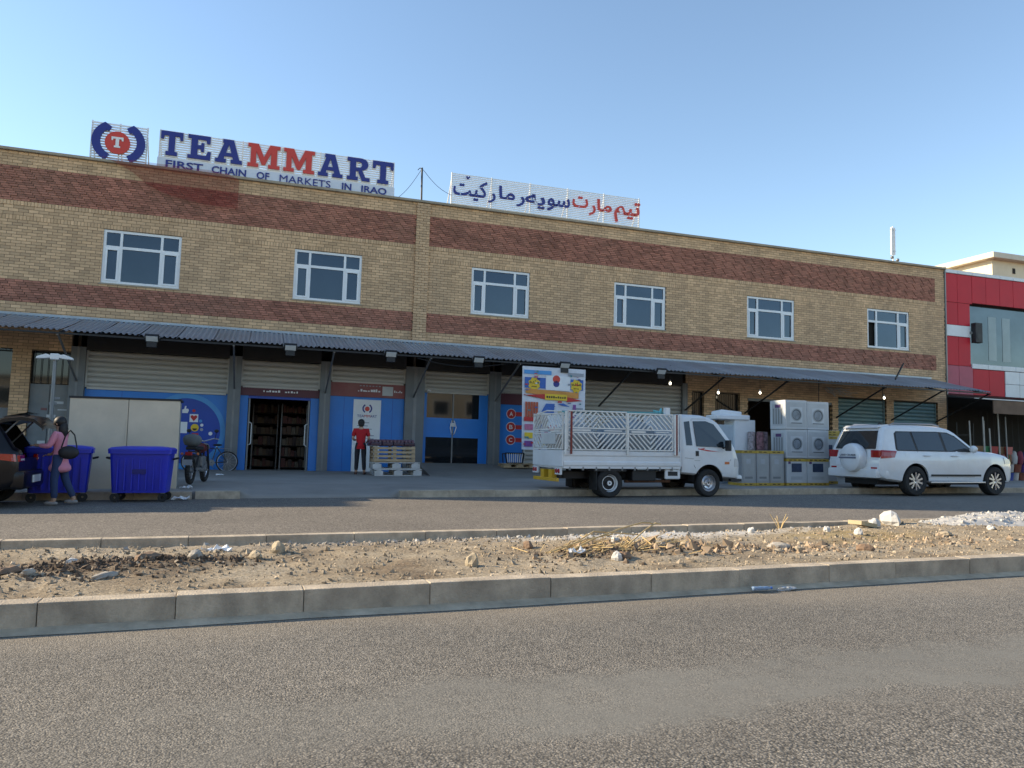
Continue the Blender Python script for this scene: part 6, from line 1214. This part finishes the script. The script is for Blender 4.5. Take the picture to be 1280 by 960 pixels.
pebbles('burnt_debris', 450, clump(-.35, 6.75, .34, .15, .010), DK, 'dark burnt debris patch beside the brown clod', 'debris')
pebbles('rubble', 420, clump(4.0, 6.5, .5, .22, .017), mat('rubble_mix', (.30, .22, .15), .95, var=.3, vs=4, isl=.6), 'brown rubble heap at the middle of the median', 'rubble')
pebbles('rubble', 90, clump(4.1, 6.5, .55, .2, .04), mat('rubble_mix', (.30, .22, .15)), 'larger brown rubble lumps beside the dry stalks', 'rubble')
pebbles('rubble', 260, clump(3.3, 6.25, .5, .18, .014), DK, 'dark chips around the dry stalks', 'debris')
pebbles('rubble', 220, clump(5.3, 6.3, .35, .12, .018), mat('rubble_mix', (.30, .22, .15)), 'small rubble patch right of the dry stalks', 'rubble')
pebbles('rubble', 160, clump(7.4, 6.6, .6, .3, .016), mat('rubble_mix', (.30, .22, .15)), 'scattered chips at the right of the median', 'rubble')
WG = mat('white_gravel', (.43, .41, .38), .9, var=.12, vs=4, isl=.3)
pebbles('white_gravel', 700, clump(4.2, 8.05, 1.5, .14, .012), WG, 'thin white gravel spill along the rear kerb', 'gravel')
pebbles('grey_gravel', 900, clump(1.6, 8.1, .9, .16, .012), mat('grey_gravel', (.26, .24, .22), .95, isl=.4), 'grey gravel along the rear kerb left of centre', 'gravel')
t = thing('gravel_heap', 'white gravel heap at the right end of the median', 'gravel heap', (10.6, 8.15, earth_h(10.6, 8.1))); b = MB(); n, m_ = 60, 26
for j in range(m_+1):
    for i in range(n+1):
        u, v = i/n*2-1, j/m_*2-1; e = max(0, 1-(abs(u)**1.6+abs(v)**1.8)); b.v.append((u*1.75, v*.50, -.03+.17*e**.75*(1+.35*mnoise.noise(Vector((u*5, v*3, 2))))+.03*mnoise.noise(Vector((u*25, v*11, 7)))*(e > 0)))
for j in range(m_):
    for i in range(n): q = j*(n+1)+i; b.f.append((q, q+1, q+n+2, q+n+1))
b.build('heap', WG, t, smooth='all'); b = MB()
for _ in range(900):
    u, v = rn.uniform(-1, 1), rn.uniform(-1, 1); e = max(0, 1-(abs(u)**1.6+abs(v)**1.8))
    if e <= 0: continue
    s = abs(rn.gauss(0, .012))+.008; z = -.03+.17*e**.75*(1+.35*mnoise.noise(Vector((u*5, v*3, 2)))); M = Matrix.Translation((u*1.75, v*.5, z)) @ Euler((rn.random()*6, rn.random()*6, 0)).to_matrix().to_4x4() @ Matrix.Scale(s, 4)
    b.add([(1, 0, 0), (-1, 0, 0), (0, 1, 0), (0, -1, 0), (0, 0, 1), (0, 0, -1)], [(0, 2, 4), (2, 1, 4), (1, 3, 4), (3, 0, 4), (2, 0, 5), (1, 2, 5), (3, 1, 5), (0, 3, 5)], M)
tag(b.build('stones', WG, t), kind='stuff')
# dry stalks
STR = mat('dry_straw', (.55, .40, .20), .9, var=.25); t = thing('dry_plant', 'dry bent straw stalks arching over the rubble on the median', 'dry plant', (3.0, 6.35, earth_h(3, 6.35)))
for p in ([(-.17, -.05, .0), (.15, .0, .12), (.45, .05, .20), (.70, .1, .245), (.80, .12, .24), (.84, .13, .225)], [(.42, -.02, .0), (.56, .02, .09), (.70, .06, .17), (.86, .12, .235), (.93, .14, .222)], [(-.3, -.05, .02), (.1, .1, .10), (.5, .3, .12)], [(-.1, .1, .02), (.3, .3, .15), (.8, .4, .10)]): MB().tube(p, .007, 5).build('stalk', STR, t)
b = MB()
for _ in range(160):
    x, y = rn.gauss(.45, .4), rn.gauss(.12, .16); a = rn.gauss(.3, .6); L = rn.uniform(.08, .32); z = earth_h(3+x, 6.35+y)-earth_h(3, 6.35)+.01; b.bar((x, y, z), (x+L*math.cos(a), y+L*math.sin(a), z+rn.uniform(-.005, .07)), .006)
tag(b.build('straw', STR, t), kind='stuff')
t = thing('dry_weed', 'small dry weed by the rear kerb right of centre', 'dry plant', (6.85, 8.35, earth_h(6.85, 8.35))); [MB().tube([(0, 0, 0), (.06*math.cos(i*1.3), .05*math.sin(i*1.3), .12), (.13*math.cos(i*1.3), .1*math.sin(i*1.3), .17+.03*(i % 3))], .004, 4).build('stalk', STR, t) for i in range(7)]
# litter
t = thing('plastic_bottle', 'crushed blue plastic bottle lying in the gutter', 'bottle', (4.02, 5.12, .035), R(-6)); t.scale = (.65, .65, .65); PBM = mat('blue_pet', (.32, .46, .66), .12, trans=.5, var=.2); M = Matrix.Rotation(R(-90), 4, 'Z') @ Matrix.Diagonal((1, 1, .8, 1)); MB().lathe([(.001, -.13), (.028, -.13), (.033, -.11), (.030, -.06), (.034, -.03), (.029, .02), (.033, .06), (.020, .10), (.013, .12), (.001, .12)], M, n=12).build('bottle_body', PBM, t, smooth='all'); MB().cyl((.118, 0, 0), (.14, 0, 0), .015).build('cap', mat('blue_cap', (.05, .15, .5), .4), t)
t = thing('clear_wrapper', 'crumpled clear wrapper in the gutter right of the blue bottle', 'wrapper', (4.27, 5.14, .015)); b = MB(); b.ball((0, 0, 0), .09, .025, .018, 12, 6, .3); b.build('wrapper', mat('clear_film', (.6, .62, .63), .2, trans=.4), t)
def paper(label, x, y, z, s, seed):
    r2 = random.Random(seed); t = thing('litter', label, 'litter', (x, y, z)); b = MB(); n = 6
    for j in range(n+1):
        for i in range(n+1): b.v.append(((i/n-.5)*s*2, (j/n-.5)*s, abs(r2.gauss(0, s*.22))))
    for j in range(n):
        for i in range(n): q = j*(n+1)+i; b.f.append((q, q+1, q+n+2, q+n+1))
    b.build('sheet', mat('litter_white', (.70, .70, .70), .7, var=.05), t)
paper('crumpled white bag on the left of the median', -.05, 7.45, earth_h(-.05, 7.45), .13, 1); paper('white scrap in front of the dry stalks', 2.95, 6.25, earth_h(2.95, 6.25)+.02, .08, 2); paper('white paper on the road by the pale cabinet', -.8, 16.1, .01, .16, 3); paper('small white paper on the pavement before the motorcycle', -.15, 21.5, pav_z(-.15, 21.5)+.01, .1, 4); paper('white scrap at the foot of the cabinet', -.75, 17.0, pav_z(-.75, 17)+.01, .12, 5)
t = thing('orange_peel_box', 'flat torn tan cardboard piece near the white boulder', 'cardboard', (7.8, 7.9, earth_h(7.8, 7.9)+.02)); MB().box(-.2, .2, -.09, .09, 0, .05).build('card', mat('tan_card', (.45, .36, .22), .9), t, rot=(0, .15, .3))
# ================================================================ the other side of the street (behind the viewpoint; lights and mirrors in the shop glass)
for i, (x, w_, h_, c2) in enumerate(((-46, 18, 7.5, (.42, .34, .23)), (-26, 16, 6.2, (.5, .44, .34)), (-8, 20, 8.4, (.40, .31, .2)), (14, 15, 6.6, (.52, .46, .36)), (31, 19, 7.8, (.42, .34, .24)), (52, 18, 6.8, (.48, .4, .3)))):
    t = thing('opposite_house', '%s plastered house on the other side of the street, behind the viewpoint' % ('first', 'second', 'third', 'fourth', 'fifth', 'sixth')[i], 'house', (x+w_/2, -24, 0)); MB().box(-w_/2, w_/2, -9, 0, -.1, h_).build('wall', mat('plaster_%d' % i, c2, .9, var=.15, vs=.6), t); MB().box(-w_/2-.1, w_/2+.1, -9.1, .12, h_+.001, h_+.25).build('parapet', COPE, t)
    for k in range(int(w_/3.2)): o = MB().box(-w_/2+1+k*3.2, -w_/2+2.6+k*3.2, .001, .06, 4, 5.5).build('window', UPVC, t); MB().box(-w_/2+1.1+k*3.2, -w_/2+2.5+k*3.2, .061, .07, 4.1, 5.4).build('pane', DGLASS, o); MB().box(-w_/2+.8+k*3.2, -w_/2+3.2+k*3.2, .001, .05, 0, 2.8).build('shop_shutter', COLM, t)
